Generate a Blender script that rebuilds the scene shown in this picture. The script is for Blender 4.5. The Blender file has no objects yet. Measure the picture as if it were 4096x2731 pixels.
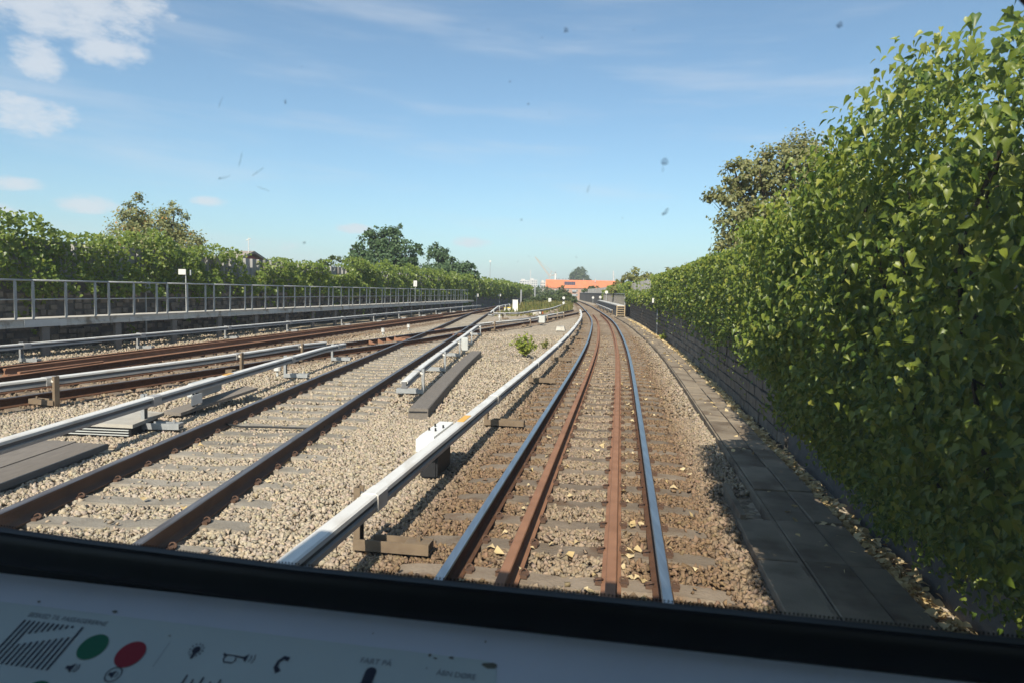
import bpy, bmesh, math, random
import numpy as np
from mathutils import Vector, Matrix
R = math.radians
rng = np.random.default_rng(7)
random.seed(7)

# ------------------------------------------------------------------ camera, sky, sun, exposure
scene = bpy.context.scene
COL = scene.collection
CAM_Z = 2.10
cam_data = bpy.data.cameras.new('camera')
cam_data.sensor_width = 36.0
cam_data.lens = 24.0
cam_data.clip_start = 0.02
cam_data.clip_end = 6000.0
cam_data.dof.use_dof = True
cam_data.dof.focus_distance = 14.0
cam_data.dof.aperture_fstop = 8.0
cam = bpy.data.objects.new('camera', cam_data)
COL.objects.link(cam)
cam.matrix_world = Matrix.Translation((0, 0, CAM_Z)) @ Matrix.Rotation(R(90 - 4.169), 4, 'X') @ Matrix.Rotation(R(1.2), 4, 'Z')
scene.camera = cam

SUN_EL, SUN_AZ = 40.0, 11.0         # light travels towards azimuth 11 deg (clockwise from +Y)
world = bpy.data.worlds.new('World')
scene.world = world
world.use_nodes = True
SKY_STRENGTH = 0.090
SUN_STRENGTH = 4.8
scene.view_settings.view_transform = 'Standard'
scene.view_settings.look = 'None'
scene.view_settings.exposure = 0.58
scene.view_settings.gamma = 1.0
scene.view_settings.use_curve_mapping = False
scene.render.engine = 'CYCLES'
scene.cycles.use_denoising = True
scene.cycles.max_bounces = 6
scene.cycles.transparent_max_bounces = 12
scene.cycles.caustics_reflective = False
scene.cycles.caustics_refractive = False

sun_data = bpy.data.lights.new('sun', 'SUN')
sun_data.energy = SUN_STRENGTH
sun_data.angle = R(0.53)
sun_data.color = (1.0, 0.91, 0.78)
sun = bpy.data.objects.new('sun', sun_data)
COL.objects.link(sun)
sd = Vector((math.sin(R(SUN_AZ)) * math.cos(R(SUN_EL)), math.cos(R(SUN_AZ)) * math.cos(R(SUN_EL)), -math.sin(R(SUN_EL))))
sun.rotation_euler = sd.to_track_quat('-Z', 'Y').to_euler()
sun.location = (-5, -30, 40)


def build_world():
    nt = world.node_tree
    nt.nodes.clear()
    N, L = nt.nodes.new, nt.links.new
    out = N('ShaderNodeOutputWorld')
    bg = N('ShaderNodeBackground')
    bg.inputs['Strength'].default_value = SKY_STRENGTH
    sky = N('ShaderNodeTexSky')
    sky.sky_type = 'NISHITA'
    sky.sun_disc = False
    sky.sun_elevation = R(SUN_EL)
    sky.sun_rotation = R(180 + SUN_AZ)
    sky.altitude = 0
    sky.air_density = 1.0
    sky.dust_density = 0.9
    sky.ozone_density = 2.5
    tc = N('ShaderNodeTexCoord')

    def math_(op, a, b=None, c=None):
        n = N('ShaderNodeMath')
        n.operation = op
        for i, v in enumerate((a, b, c)):
            if v is None:
                continue
            if isinstance(v, (int, float)):
                n.inputs[i].default_value = v
            else:
                L(v, n.inputs[i])
        return n.outputs[0]
    sep = N('ShaderNodeSeparateXYZ')
    L(tc.outputs['Generated'], sep.inputs[0])
    az = math_('MULTIPLY', math_('ARCTAN2', sep.outputs[0], sep.outputs[1]), 57.29578)
    el = math_('MULTIPLY', math_('ARCSINE', sep.outputs[2]), 57.29578)
    # puffy edge noise in angle space
    cmb = N('ShaderNodeCombineXYZ')
    L(math_('MULTIPLY', az, 0.34), cmb.inputs[0])
    L(math_('MULTIPLY', el, 0.70), cmb.inputs[1])
    nz = N('ShaderNodeTexNoise')
    nz.inputs['Scale'].default_value = 1.0
    nz.inputs['Detail'].default_value = 7.0
    nz.inputs['Roughness'].default_value = 0.66
    L(cmb.outputs[0], nz.inputs['Vector'])
    # individual clouds: azimuth, elevation, half width, half height, weight
    clouds = [(-33.0, 18.2, 7.0, 2.9, 1.0), (-28.3, 18.8, 2.9, 2.1, .85), (-34.6, 14.6, 2.2, 1.9, .95), (-30.2, 15.9, 3.0, 1.4, 1.0),
              (-36.0, 10.9, 3.6, 1.9, .9), (-33.0, 11.3, 2.0, 1.1, .6), (-32.0, 5.5, 2.6, .8, .95), (-35.9, 6.5, 2.2, .6, .8),
              (-37.3, 4.5, 2.8, .8, .9), (-13.2, 4.8, 1.8, .5, .9), (-3.6, 4.0, 2.1, .55, .8), (-23.6, 6.3, 1.8, .5, .65),
              (-20.0, 3.2, 5.0, .7, .55), (-44.0, 14.0, 5.0, 3.0, .9), (-58.0, 20.0, 9.0, 4.0, 1.0), (-75.0, 12.0, 8.0, 3.0, .9),
              (48.0, 7.0, 6.0, 1.6, .6), (70.0, 17.0, 9.0, 3.5, .9), (120.0, 14.0, 12.0, 4.0, .9), (-130.0, 18.0, 12.0, 5.0, .9),
              (-100.0, 28.0, 10.0, 5.0, .8), (170.0, 12.0, 10.0, 3.0, .8)]
    total = None
    for (a, e, w, h, k) in clouds:
        dx = math_('DIVIDE', math_('SUBTRACT', az, a), w)
        dy = math_('DIVIDE', math_('SUBTRACT', el, e), h)
        d2 = math_('ADD', math_('MULTIPLY', dx, dx), math_('MULTIPLY', dy, dy))
        v = math_('MULTIPLY', math_('MAXIMUM', math_('SUBTRACT', 1.0, d2), 0.0), k)
        total = v if total is None else math_('MAXIMUM', total, v)
    dens = math_('SUBTRACT', math_('ADD', math_('MULTIPLY', total, 0.80), math_('MULTIPLY', nz.outputs['Fac'], 2.1)), 1.12)
    gate = math_('MINIMUM', math_('MULTIPLY', total, 5.0), 1.0)
    ss = N('ShaderNodeMapRange')
    ss.interpolation_type = 'SMOOTHSTEP'
    ss.inputs['From Min'].default_value = 0.0
    ss.inputs['From Max'].default_value = 0.80
    L(dens, ss.inputs['Value'])
    mask = math_('MULTIPLY', math_('MULTIPLY', ss.outputs[0], gate), 0.74)
    # thin high cirrus everywhere
    cm2 = N('ShaderNodeCombineXYZ')
    L(math_('MULTIPLY', az, 0.045), cm2.inputs[0])
    L(math_('MULTIPLY', math_('ADD', el, math_('MULTIPLY', az, 0.05)), 0.33), cm2.inputs[1])
    n2 = N('ShaderNodeTexNoise')
    n2.inputs['Scale'].default_value = 1.0
    n2.inputs['Detail'].default_value = 4.0
    n2.inputs['Roughness'].default_value = 0.55
    L(cm2.outputs[0], n2.inputs['Vector'])
    mr2 = N('ShaderNodeMapRange')
    mr2.interpolation_type = 'SMOOTHSTEP'
    mr2.inputs['From Min'].default_value = 0.46
    mr2.inputs['From Max'].default_value = 0.78
    mr2.inputs['To Max'].default_value = 0.34
    L(n2.outputs['Fac'], mr2.inputs['Value'])
    mask2 = math_('MAXIMUM', mask, mr2.outputs[0])
    mix = N('ShaderNodeMix')
    mix.data_type = 'RGBA'
    L(mask2, mix.inputs['Factor'])
    hs = N('ShaderNodeHueSaturation')
    hs.inputs['Saturation'].default_value = 0.92
    tint = N('ShaderNodeMix')
    tint.data_type = 'RGBA'
    tint.blend_type = 'MULTIPLY'
    tint.inputs['Factor'].default_value = 1.0
    tint.inputs['B'].default_value = (0.81, 1.06, 1.11, 1)
    L(sky.outputs[0], tint.inputs['A'])
    L(tint.outputs['Result'], hs.inputs['Color'])
    L(hs.outputs[0], mix.inputs['A'])
    mix.inputs['B'].default_value = (6.0, 6.2, 6.6, 1)
    L(mix.outputs['Result'], bg.inputs['Color'])
    L(bg.outputs[0], out.inputs['Surface'])


build_world()

# ------------------------------------------------------------------ helpers


def tag(o, label=None, cat=None, group=None, kind=None):
    if label:
        o['label'] = label
    if cat:
        o['category'] = cat
    if group:
        o['group'] = group
    if kind:
        o['kind'] = kind
    return o


def empty(name, loc=(0, 0, 0), rz=0.0, **kw):
    o = bpy.data.objects.new(name, None)
    o.empty_display_size = 0.2
    COL.objects.link(o)
    o.location = loc
    o.rotation_euler = (0, 0, rz)
    return tag(o, **kw)


def link_mesh(name, me, parent=None, loc=None, rz=None, **kw):
    o = bpy.data.objects.new(name, me)
    COL.objects.link(o)
    if parent is not None:
        o.parent = parent
    if loc is not None:
        o.location = loc
    if rz is not None:
        o.rotation_euler = (0, 0, rz)
    return tag(o, **kw)


class MB:
    """collects polygons; one mesh object per build()"""

    def __init__(self):
        self.v, self.f, self.m = [], [], []

    def add(self, verts, faces, mat=0):
        b = len(self.v)
        self.v.extend([tuple(map(float, p)) for p in verts])
        for f in faces:
            self.f.append(tuple(b + i for i in f))
            self.m.append(mat)
        return self

    def box(self, c, s, rz=0.0, mat=0, M=None):
        hx, hy, hz = s[0] / 2, s[1] / 2, s[2] / 2
        cs, sn = math.cos(rz), math.sin(rz)
        vs = []
        for z in (-hz, hz):
            for (x, y) in ((-hx, -hy), (hx, -hy), (hx, hy), (-hx, hy)):
                p = Vector((c[0] + x * cs - y * sn, c[1] + x * sn + y * cs, c[2] + z))
                vs.append(M @ p if M else p)
        return self.add(vs, [(0, 3, 2, 1), (4, 5, 6, 7), (0, 1, 5, 4), (1, 2, 6, 5), (2, 3, 7, 6), (3, 0, 4, 7)], mat)

    def tube(self, pts, radii, n=8, mat=0, cap=True):
        pts = [Vector(p) for p in pts]
        if isinstance(radii, (int, float)):
            radii = [radii] * len(pts)
        rings = []
        for i, p in enumerate(pts):
            t = (pts[min(i + 1, len(pts) - 1)] - pts[max(i - 1, 0)])
            t = t.normalized() if t.length > 1e-9 else Vector((0, 0, 1))
            a = Vector((0, 0, 1)) if abs(t.z) < 0.9 else Vector((1, 0, 0))
            u = t.cross(a).normalized()
            w = t.cross(u)
            rings.append([p + (u * math.cos(2 * math.pi * k / n) + w * math.sin(2 * math.pi * k / n)) * radii[i] for k in range(n)])
        vs = [q for r_ in rings for q in r_]
        fs = []
        for i in range(len(pts) - 1):
            for k in range(n):
                fs.append((i * n + k, i * n + (k + 1) % n, (i + 1) * n + (k + 1) % n, (i + 1) * n + k))
        if cap:
            fs.append(tuple(range(n - 1, -1, -1)))
            fs.append(tuple(range((len(pts) - 1) * n, len(pts) * n)))
        return self.add(vs, fs, mat)

    def sweep(self, frames, prof, closed=True, mats=None, cap=True, mat=0):
        """frames: (x, y, z, heading); prof: (lateral, height) outline"""
        n = len(prof)
        vs = []
        for (x, y, z, h) in frames:
            c, s = math.cos(h), math.sin(h)
            for (a, b) in prof:
                vs.append((x + a * c, y - a * s, z + b))
        b0 = len(self.v)
        self.v.extend(vs)
        m = n if closed else n - 1
        for i in range(len(frames) - 1):
            for k in range(m):
                k2 = (k + 1) % n
                self.f.append((b0 + i * n + k, b0 + (i + 1) * n + k, b0 + (i + 1) * n + k2, b0 + i * n + k2))
                self.m.append(mats[k] if mats else mat)
        if cap and closed:
            self.f.append(tuple(b0 + k for k in range(n)))
            self.m.append(mat)
            e = b0 + (len(frames) - 1) * n
            self.f.append(tuple(e + k for k in range(n - 1, -1, -1)))
            self.m.append(mat)
        return self

    def mesh(self, name, mats, smooth=False):
        me = bpy.data.meshes.new(name)
        me.from_pydata(self.v, [], self.f)
        mats = mats if isinstance(mats, (list, tuple)) else [mats]
        for m in mats:
            me.materials.append(m)
        if len(mats) > 1:
            me.polygons.foreach_set('material_index', self.m)
        if smooth:
            me.polygons.foreach_set('use_smooth', [True] * len(me.polygons))
        bm = bmesh.new()
        bm.from_mesh(me)
        bmesh.ops.recalc_face_normals(bm, faces=bm.faces)
        bm.to_mesh(me)
        bm.free()
        me.update()
        return me

    def build(self, name, mats, parent=None, smooth=False, loc=None, rz=None, **kw):
        return link_mesh(name, self.mesh(name, mats, smooth), parent, loc, rz, **kw)


def np_mesh(name, V, F, mats, attrs=None, smooth=False):
    """V (n,3), F (m,k) with constant k"""
    me = bpy.data.meshes.new(name)
    n, (m, k) = len(V), F.shape
    me.vertices.add(n)
    me.vertices.foreach_set('co', np.ascontiguousarray(V, dtype=np.float32).ravel())
    me.loops.add(m * k)
    me.loops.foreach_set('vertex_index', np.ascontiguousarray(F, dtype=np.int32).ravel())
    me.polygons.add(m)
    me.polygons.foreach_set('loop_start', np.arange(0, m * k, k, dtype=np.int32))
    me.polygons.foreach_set('loop_total', np.full(m, k, dtype=np.int32))
    if smooth:
        me.polygons.foreach_set('use_smooth', np.ones(m, dtype=bool))
    for mt in (mats if isinstance(mats, (list, tuple)) else [mats]):
        me.materials.append(mt)
    if attrs:
        for an, (typ, arr) in attrs.items():
            at_ = me.attributes.new(an, typ, 'POINT')
            at_.data.foreach_set('color' if typ == 'FLOAT_COLOR' else 'value', np.ascontiguousarray(arr, dtype=np.float32).ravel())
    me.update(calc_edges=True)
    me.validate()
    return me


# ------------------------------------------------------------------ materials
def new_mat(name):
    m = bpy.data.materials.new(name)
    m.use_nodes = True
    nt = m.node_tree
    nt.nodes.clear()
    out = nt.nodes.new('ShaderNodeOutputMaterial')
    p = nt.nodes.new('ShaderNodeBsdfPrincipled')
    nt.links.new(p.outputs[0], out.inputs['Surface'])
    return m, nt, p, out


def mat(name, c1, c2=None, rough=0.7, metal=0.0, scale=6.0, detail=6.0, bump=0.0, bscale=None, contrast=(0.3, 0.7), spec=0.4, stretch=None, c3=None, c3scale=1.3, c3range=(0.55, 0.7), objrand=0.0):
    """noise blend of two base colours, optional stain colour, optional bump"""
    m, nt, p, out = new_mat(name)
    N, L = nt.nodes.new, nt.links.new
    p.inputs['Roughness'].default_value = rough
    p.inputs['Metallic'].default_value = metal
    p.inputs['Specular IOR Level'].default_value = spec
    tc = N('ShaderNodeTexCoord')
    vec = tc.outputs['Object']
    if stretch:
        mp = N('ShaderNodeMapping')
        mp.inputs['Scale'].default_value = stretch
        L(vec, mp.inputs[0])
        vec = mp.outputs[0]
    if objrand:
        oi = N('ShaderNodeObjectInfo')
        ad = N('ShaderNodeVectorMath')
        ad.operation = 'ADD'
        mu = N('ShaderNodeMath')
        mu.operation = 'MULTIPLY'
        mu.inputs[1].default_value = 37.0
        L(oi.outputs['Random'], mu.inputs[0])
        L(vec, ad.inputs[0])
        L(mu.outputs[0], ad.inputs[1])
        vec = ad.outputs[0]
    col = None
    if c2:
        nz = N('ShaderNodeTexNoise')
        nz.inputs['Scale'].default_value = scale
        nz.inputs['Detail'].default_value = detail
        L(vec, nz.inputs['Vector'])
        mr = N('ShaderNodeMapRange')
        mr.inputs['From Min'].default_value, mr.inputs['From Max'].default_value = contrast
        L(nz.outputs['Fac'], mr.inputs['Value'])
        mx = N('ShaderNodeMix')
        mx.data_type = 'RGBA'
        mx.inputs['A'].default_value = (*c1, 1)
        mx.inputs['B'].default_value = (*c2, 1)
        L(mr.outputs[0], mx.inputs['Factor'])
        col = mx.outputs['Result']
        if c3:
            n3 = N('ShaderNodeTexNoise')
            n3.inputs['Scale'].default_value = c3scale
            n3.inputs['Detail'].default_value = 5
            L(vec, n3.inputs['Vector'])
            m3 = N('ShaderNodeMapRange')
            m3.inputs['From Min'].default_value, m3.inputs['From Max'].default_value = c3range
            L(n3.outputs['Fac'], m3.inputs['Value'])
            x3 = N('ShaderNodeMix')
            x3.data_type = 'RGBA'
            L(m3.outputs[0], x3.inputs['Factor'])
            L(col, x3.inputs['A'])
            x3.inputs['B'].default_value = (*c3, 1)
            col = x3.outputs['Result']
        if objrand:
            hv = N('ShaderNodeHueSaturation')
            mr4 = N('ShaderNodeMapRange')
            mr4.inputs['To Min'].default_value, mr4.inputs['To Max'].default_value = 1 - objrand, 1 + objrand
            L(oi.outputs['Random'], mr4.inputs['Value'])
            L(mr4.outputs[0], hv.inputs['Value'])
            L(col, hv.inputs['Color'])
            col = hv.outputs[0]
        L(col, p.inputs['Base Color'])
    else:
        p.inputs['Base Color'].default_value = (*c1, 1)
    if bump:
        nb = N('ShaderNodeTexNoise')
        nb.inputs['Scale'].default_value = bscale or scale * 3
        nb.inputs['Detail'].default_value = 8
        L(vec, nb.inputs['Vector'])
        bp = N('ShaderNodeBump')
        bp.inputs['Strength'].default_value = bump
        bp.inputs['Distance'].default_value = 0.02
        L(nb.outputs['Fac'], bp.inputs['Height'])
        L(bp.outputs[0], p.inputs['Normal'])
    return m


def leaf_mat(name, ca, cb, cc=None, trans=0.45, gloss=0.35, rough=0.35):
    """two-tone leaf with light passing through; 'r' is each leaf's own random number"""
    m, nt, p, out = new_mat(name)
    N, L = nt.nodes.new, nt.links.new
    at_ = N('ShaderNodeAttribute')
    at_.attribute_name = 'r'
    cr = N('ShaderNodeValToRGB')
    e = cr.color_ramp.elements
    e[0].position, e[0].color = 0.0, (*ca, 1)
    e[1].position, e[1].color = 0.85, (*cb, 1)
    if cc:
        x = e.new(0.97)
        x.color = (*cc, 1)
    L(at_.outputs['Fac'], cr.inputs[0])
    L(cr.outputs[0], p.inputs['Base Color'])
    p.inputs['Roughness'].default_value = rough
    p.inputs['Specular IOR Level'].default_value = gloss
    tr = N('ShaderNodeBsdfTranslucent')
    hs = N('ShaderNodeHueSaturation')
    hs.inputs['Hue'].default_value = 0.485
    hs.inputs['Value'].default_value = 1.5
    L(cr.outputs[0], hs.inputs['Color'])
    L(hs.outputs[0], tr.inputs['Color'])
    mx = N('ShaderNodeMixShader')
    mx.inputs[0].default_value = trans
    L(p.outputs[0], mx.inputs[1])
    L(tr.outputs[0], mx.inputs[2])
    L(mx.outputs[0], out.inputs['Surface'])
    return m


M = {}
M['steel_top'] = mat('polished_rail_head', (0.60, 0.57, 0.54), (0.44, 0.41, 0.39), rough=0.36, metal=1.0, scale=3, stretch=(8, 0.6, 8))
M['steel_dull'] = mat('dull_rail_head', (0.33, 0.30, 0.29), (0.19, 0.15, 0.125), rough=0.42, metal=0.75, scale=3, stretch=(8, 0.6, 8))
M['rust'] = mat('rail_rust', (0.125, 0.062, 0.034), (0.085, 0.045, 0.028), rough=0.9, scale=9, bump=0.2, spec=0.15)
M['rust_dark'] = mat('rail_rust_dark', (0.115, 0.074, 0.053), (0.155, 0.092, 0.060), rough=0.9, scale=5, bump=0.2, spec=0.15)
M['rust_bright'] = mat('guard_rail_rust', (0.30, 0.155, 0.092), (0.225, 0.115, 0.068), rough=0.85, scale=4, bump=0.15, spec=0.2)
M['sleeper'] = mat('sleeper_concrete', (0.235, 0.190, 0.145), (0.165, 0.130, 0.098), rough=0.95, scale=5, bump=0.5, bscale=40, spec=0.1, objrand=0.18, c3=(0.15, 0.095, 0.06), c3scale=2.5)
M['sleeper_grey'] = mat('sleeper_concrete_grey', (0.30, 0.27, 0.225), (0.21, 0.185, 0.15), rough=0.95, scale=5, bump=0.5, bscale=40, spec=0.1, objrand=0.15)
M['clip'] = mat('clip_iron', (0.115, 0.062, 0.038), (0.075, 0.045, 0.03), rough=0.85, scale=30)
M['cover'] = mat('conductor_cover', (0.73, 0.71, 0.665), (0.63, 0.61, 0.57), rough=0.45, scale=2.5, c3=(0.46, 0.41, 0.34), c3scale=3.0, c3range=(0.50, 0.85), stretch=(2, 0.7, 2))
M['alu'] = mat('conductor_aluminium', (0.50, 0.49, 0.47), (0.40, 0.37, 0.34), rough=0.5, metal=0.25, scale=3, stretch=(3, 0.4, 3))
M['web_shade'] = mat('conductor_web_shade', (0.16, 0.16, 0.165), (0.12, 0.115, 0.11), rough=0.6, scale=4)  # contact rail web, shade below the cover lip put into its dark colour
M['insul'] = mat('insulator_porcelain', (0.72, 0.69, 0.62), (0.6, 0.55, 0.47), rough=0.35, scale=12)
M['galv'] = mat('galvanised_steel', (0.40, 0.41, 0.41), (0.31, 0.32, 0.325), rough=0.5, metal=0.35, scale=14)
M['galv_dirty'] = mat('dusty_bracket_steel', (0.215, 0.160, 0.105), (0.155, 0.112, 0.074), rough=0.8, metal=0.1, scale=10, bump=0.1)
M['whitebox'] = mat('white_plastic', (0.80, 0.79, 0.74), (0.72, 0.70, 0.65), rough=0.45, scale=3)
M['greybox'] = mat('grey_plastic', (0.50, 0.51, 0.49), (0.42, 0.43, 0.41), rough=0.5, scale=4)
M['orange'] = mat('orange_sticker', (0.75, 0.42, 0.08), (0.68, 0.36, 0.06), rough=0.5, scale=10)
M['yellow'] = mat('yellow_paint', (0.72, 0.55, 0.08), (0.62, 0.46, 0.06), rough=0.5, scale=10)
M['black'] = mat('black_rubber', (0.012, 0.012, 0.013), (0.018, 0.018, 0.02), rough=0.6, scale=20)
M['cable'] = mat('black_cable', (0.02, 0.02, 0.02), rough=0.6)
M['slab'] = mat('trough_concrete', (0.285, 0.232, 0.172), (0.205, 0.168, 0.125), rough=0.9, scale=3, bump=0.25, bscale=60, spec=0.2, objrand=0.15, c3=(0.14, 0.105, 0.075), c3scale=2.2, c3range=(0.48, 0.68))
M['matgrey'] = mat('recycled_plastic_board', (0.205, 0.178, 0.150), (0.155, 0.135, 0.115), rough=0.85, scale=5, bump=0.2, bscale=30, stretch=(6, 1, 6), objrand=0.12)
M['conc'] = mat('pale_concrete', (0.46, 0.43, 0.37), (0.36, 0.335, 0.29), rough=0.9, scale=4, bump=0.2, bscale=50, c3=(0.25, 0.22, 0.18), c3scale=2)
M['panel'] = mat('barrier_concrete', (0.34, 0.335, 0.32), (0.25, 0.245, 0.235), rough=0.9, scale=2.2, bump=0.2, bscale=30, stretch=(1, 1, 0.35), c3=(0.15, 0.145, 0.135), c3scale=1.0, objrand=0.1)
M['stone'] = mat('wall_stone', (0.30, 0.255, 0.205), (0.175, 0.150, 0.125), rough=0.95, scale=5, bump=0.7, bscale=18, spec=0.1, objrand=0.25)
M['mortar'] = mat('wall_mortar', (0.135, 0.122, 0.110), (0.09, 0.083, 0.076), rough=0.95, scale=6, bump=0.6, bscale=20)
M['deck'] = mat('walkway_grp', (0.56, 0.53, 0.47), (0.46, 0.43, 0.38), rough=0.7, scale=4, c3=(0.24, 0.2, 0.15), c3scale=2.5)
M['deckpale'] = mat('walkway_plate', (0.58, 0.57, 0.54), (0.50, 0.49, 0.46), rough=0.6, scale=4)
M['leg'] = mat('walkway_leg', (0.20, 0.185, 0.17), (0.15, 0.14, 0.13), rough=0.8, scale=6)
M['wood'] = mat('weathered_wood', (0.42, 0.33, 0.21), (0.32, 0.245, 0.15), rough=0.85, scale=6, stretch=(1, 1, 8))
M['signw'] = mat('sign_white', (0.62, 0.61, 0.58), (0.55, 0.54, 0.51), rough=0.45, scale=6)
M['signback'] = mat('sign_grey', (0.40, 0.41, 0.42), (0.33, 0.34, 0.35), rough=0.5, scale=6)
M['brick'] = mat('yellow_red_brick', (0.44, 0.26, 0.17), (0.36, 0.20, 0.13), rough=0.9, scale=1.4)
M['rooft'] = mat('orange_roof_tile', (0.62, 0.185, 0.062), (0.52, 0.145, 0.05), rough=0.8, scale=0.5, c3=(0.5, 0.17, 0.08), c3scale=0.15)
M['solar'] = mat('solar_glass', (0.03, 0.03, 0.05), (0.04, 0.04, 0.06), rough=0.25, scale=2)
M['glassdark'] = mat('window_glass', (0.06, 0.07, 0.08), rough=0.1, spec=0.6)
M['bwhite'] = mat('white_render', (0.58, 0.55, 0.51), (0.50, 0.48, 0.44), rough=0.8, scale=0.3)
M['bcream'] = mat('cream_render', (0.60, 0.53, 0.45), (0.52, 0.45, 0.38), rough=0.8, scale=0.3)
M['roofg'] = mat('grey_brown_roof', (0.30, 0.26, 0.22), (0.25, 0.21, 0.18), rough=0.9, scale=3)
M['redwood'] = mat('red_boards', (0.36, 0.10, 0.07), (0.30, 0.08, 0.06), rough=0.8, scale=3)
M['crane'] = mat('crane_paint', (0.62, 0.40, 0.22), (0.55, 0.35, 0.20), rough=0.6, scale=1)
M['bark'] = mat('tree_bark', (0.10, 0.078, 0.055), (0.065, 0.05, 0.037), rough=0.95, scale=8, bump=0.6)
M['ivy'] = leaf_mat('ivy_leaf', (0.075, 0.130, 0.018), (0.245, 0.290, 0.042), (0.32, 0.33, 0.06), trans=0.40, gloss=0.45, rough=0.40)
M['ivy_left'] = leaf_mat('climber_leaf', (0.085, 0.140, 0.024), (0.215, 0.265, 0.046), (0.24, 0.26, 0.05), trans=0.42, gloss=0.4, rough=0.38)
M['olive'] = leaf_mat('olive_tree_leaf', (0.14, 0.17, 0.07), (0.30, 0.29, 0.115), (0.42, 0.23, 0.08), trans=0.35, gloss=0.3, rough=0.5)
M['darktree'] = leaf_mat('dark_tree_leaf', (0.048, 0.092, 0.038), (0.105, 0.158, 0.068), trans=0.3, gloss=0.25, rough=0.5)
M['midtree'] = leaf_mat('mid_tree_leaf', (0.055, 0.085, 0.030), (0.115, 0.145, 0.050), trans=0.35, gloss=0.25, rough=0.5)
M['browntree'] = leaf_mat('bronze_tree_leaf', (0.15, 0.17, 0.065), (0.28, 0.27, 0.11), (0.28, 0.22, 0.10), trans=0.35, gloss=0.3, rough=0.5)
M['yelltree'] = leaf_mat('yellow_bush_leaf', (0.14, 0.155, 0.05), (0.26, 0.25, 0.08), trans=0.35, gloss=0.2, rough=0.5)
M['weed'] = leaf_mat('weed_leaf', (0.14, 0.20, 0.03), (0.32, 0.35, 0.06), trans=0.4, gloss=0.3, rough=0.45)
M['grass'] = leaf_mat('rough_grass', (0.075, 0.105, 0.030), (0.22, 0.19, 0.065), trans=0.3, gloss=0.1, rough=0.7)
M['dryleaf'] = leaf_mat('dry_leaf', (0.50, 0.37, 0.17), (0.68, 0.55, 0.33), trans=0.2, gloss=0.2, rough=0.6)
M['field'] = mat('rough_field', (0.075, 0.085, 0.040), (0.11, 0.105, 0.055), rough=0.95, scale=0.05)


def stone_mat(name):
    m, nt, p, out = new_mat(name)
    N, L = nt.nodes.new, nt.links.new
    at_ = N('ShaderNodeAttribute')
    at_.attribute_name = 'Col'
    p.inputs['Roughness'].default_value = 0.92
    p.inputs['Specular IOR Level'].default_value = 0.15
    L(at_.outputs['Color'], p.inputs['Base Color'])
    return m


def bed_mat(name):
    """ballast bed: per-vertex dust tint, stone-size cells for colour and relief"""
    m, nt, p, out = new_mat(name)
    N, L = nt.nodes.new, nt.links.new
    at_ = N('ShaderNodeAttribute')
    at_.attribute_name = 'Col'
    tc = N('ShaderNodeTexCoord')
    vo = N('ShaderNodeTexVoronoi')
    vo.inputs['Scale'].default_value = 17.0
    L(tc.outputs['Object'], vo.inputs['Vector'])
    sp = N('ShaderNodeSeparateColor')
    L(vo.outputs['Color'], sp.inputs[0])
    mr = N('ShaderNodeMapRange')
    mr.inputs['To Min'].default_value, mr.inputs['To Max'].default_value = 0.55, 1.35
    L(sp.outputs[0], mr.inputs['Value'])
    nz = N('ShaderNodeTexNoise')
    nz.inputs['Scale'].default_value = 1.1
    nz.inputs['Detail'].default_value = 6
    L(tc.outputs['Object'], nz.inputs['Vector'])
    mr2 = N('ShaderNodeMapRange')
    mr2.inputs['To Min'].default_value, mr2.inputs['To Max'].default_value = 0.75, 1.25
    L(nz.outputs['Fac'], mr2.inputs['Value'])
    mu = N('ShaderNodeMath')
    mu.operation = 'MULTIPLY'
    L(mr.outputs[0], mu.inputs[0])
    L(mr2.outputs[0], mu.inputs[1])
    vm = N('ShaderNodeVectorMath')
    vm.operation = 'SCALE'
    L(at_.outputs['Color'], vm.inputs[0])
    L(mu.outputs[0], vm.inputs['Scale'])
    L(vm.outputs[0], p.inputs['Base Color'])
    p.inputs['Roughness'].default_value = 0.95
    p.inputs['Specular IOR Level'].default_value = 0.1
    bp = N('ShaderNodeBump')
    bp.inputs['Strength'].default_value = 1.0
    bp.inputs['Distance'].default_value = 0.03
    bp.invert = True
    L(vo.outputs['Distance'], bp.inputs['Height'])
    L(bp.outputs[0], p.inputs['Normal'])
    return m


M['ballast'] = stone_mat('ballast_stone')
M['bed'] = bed_mat('ballast_bed')


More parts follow.
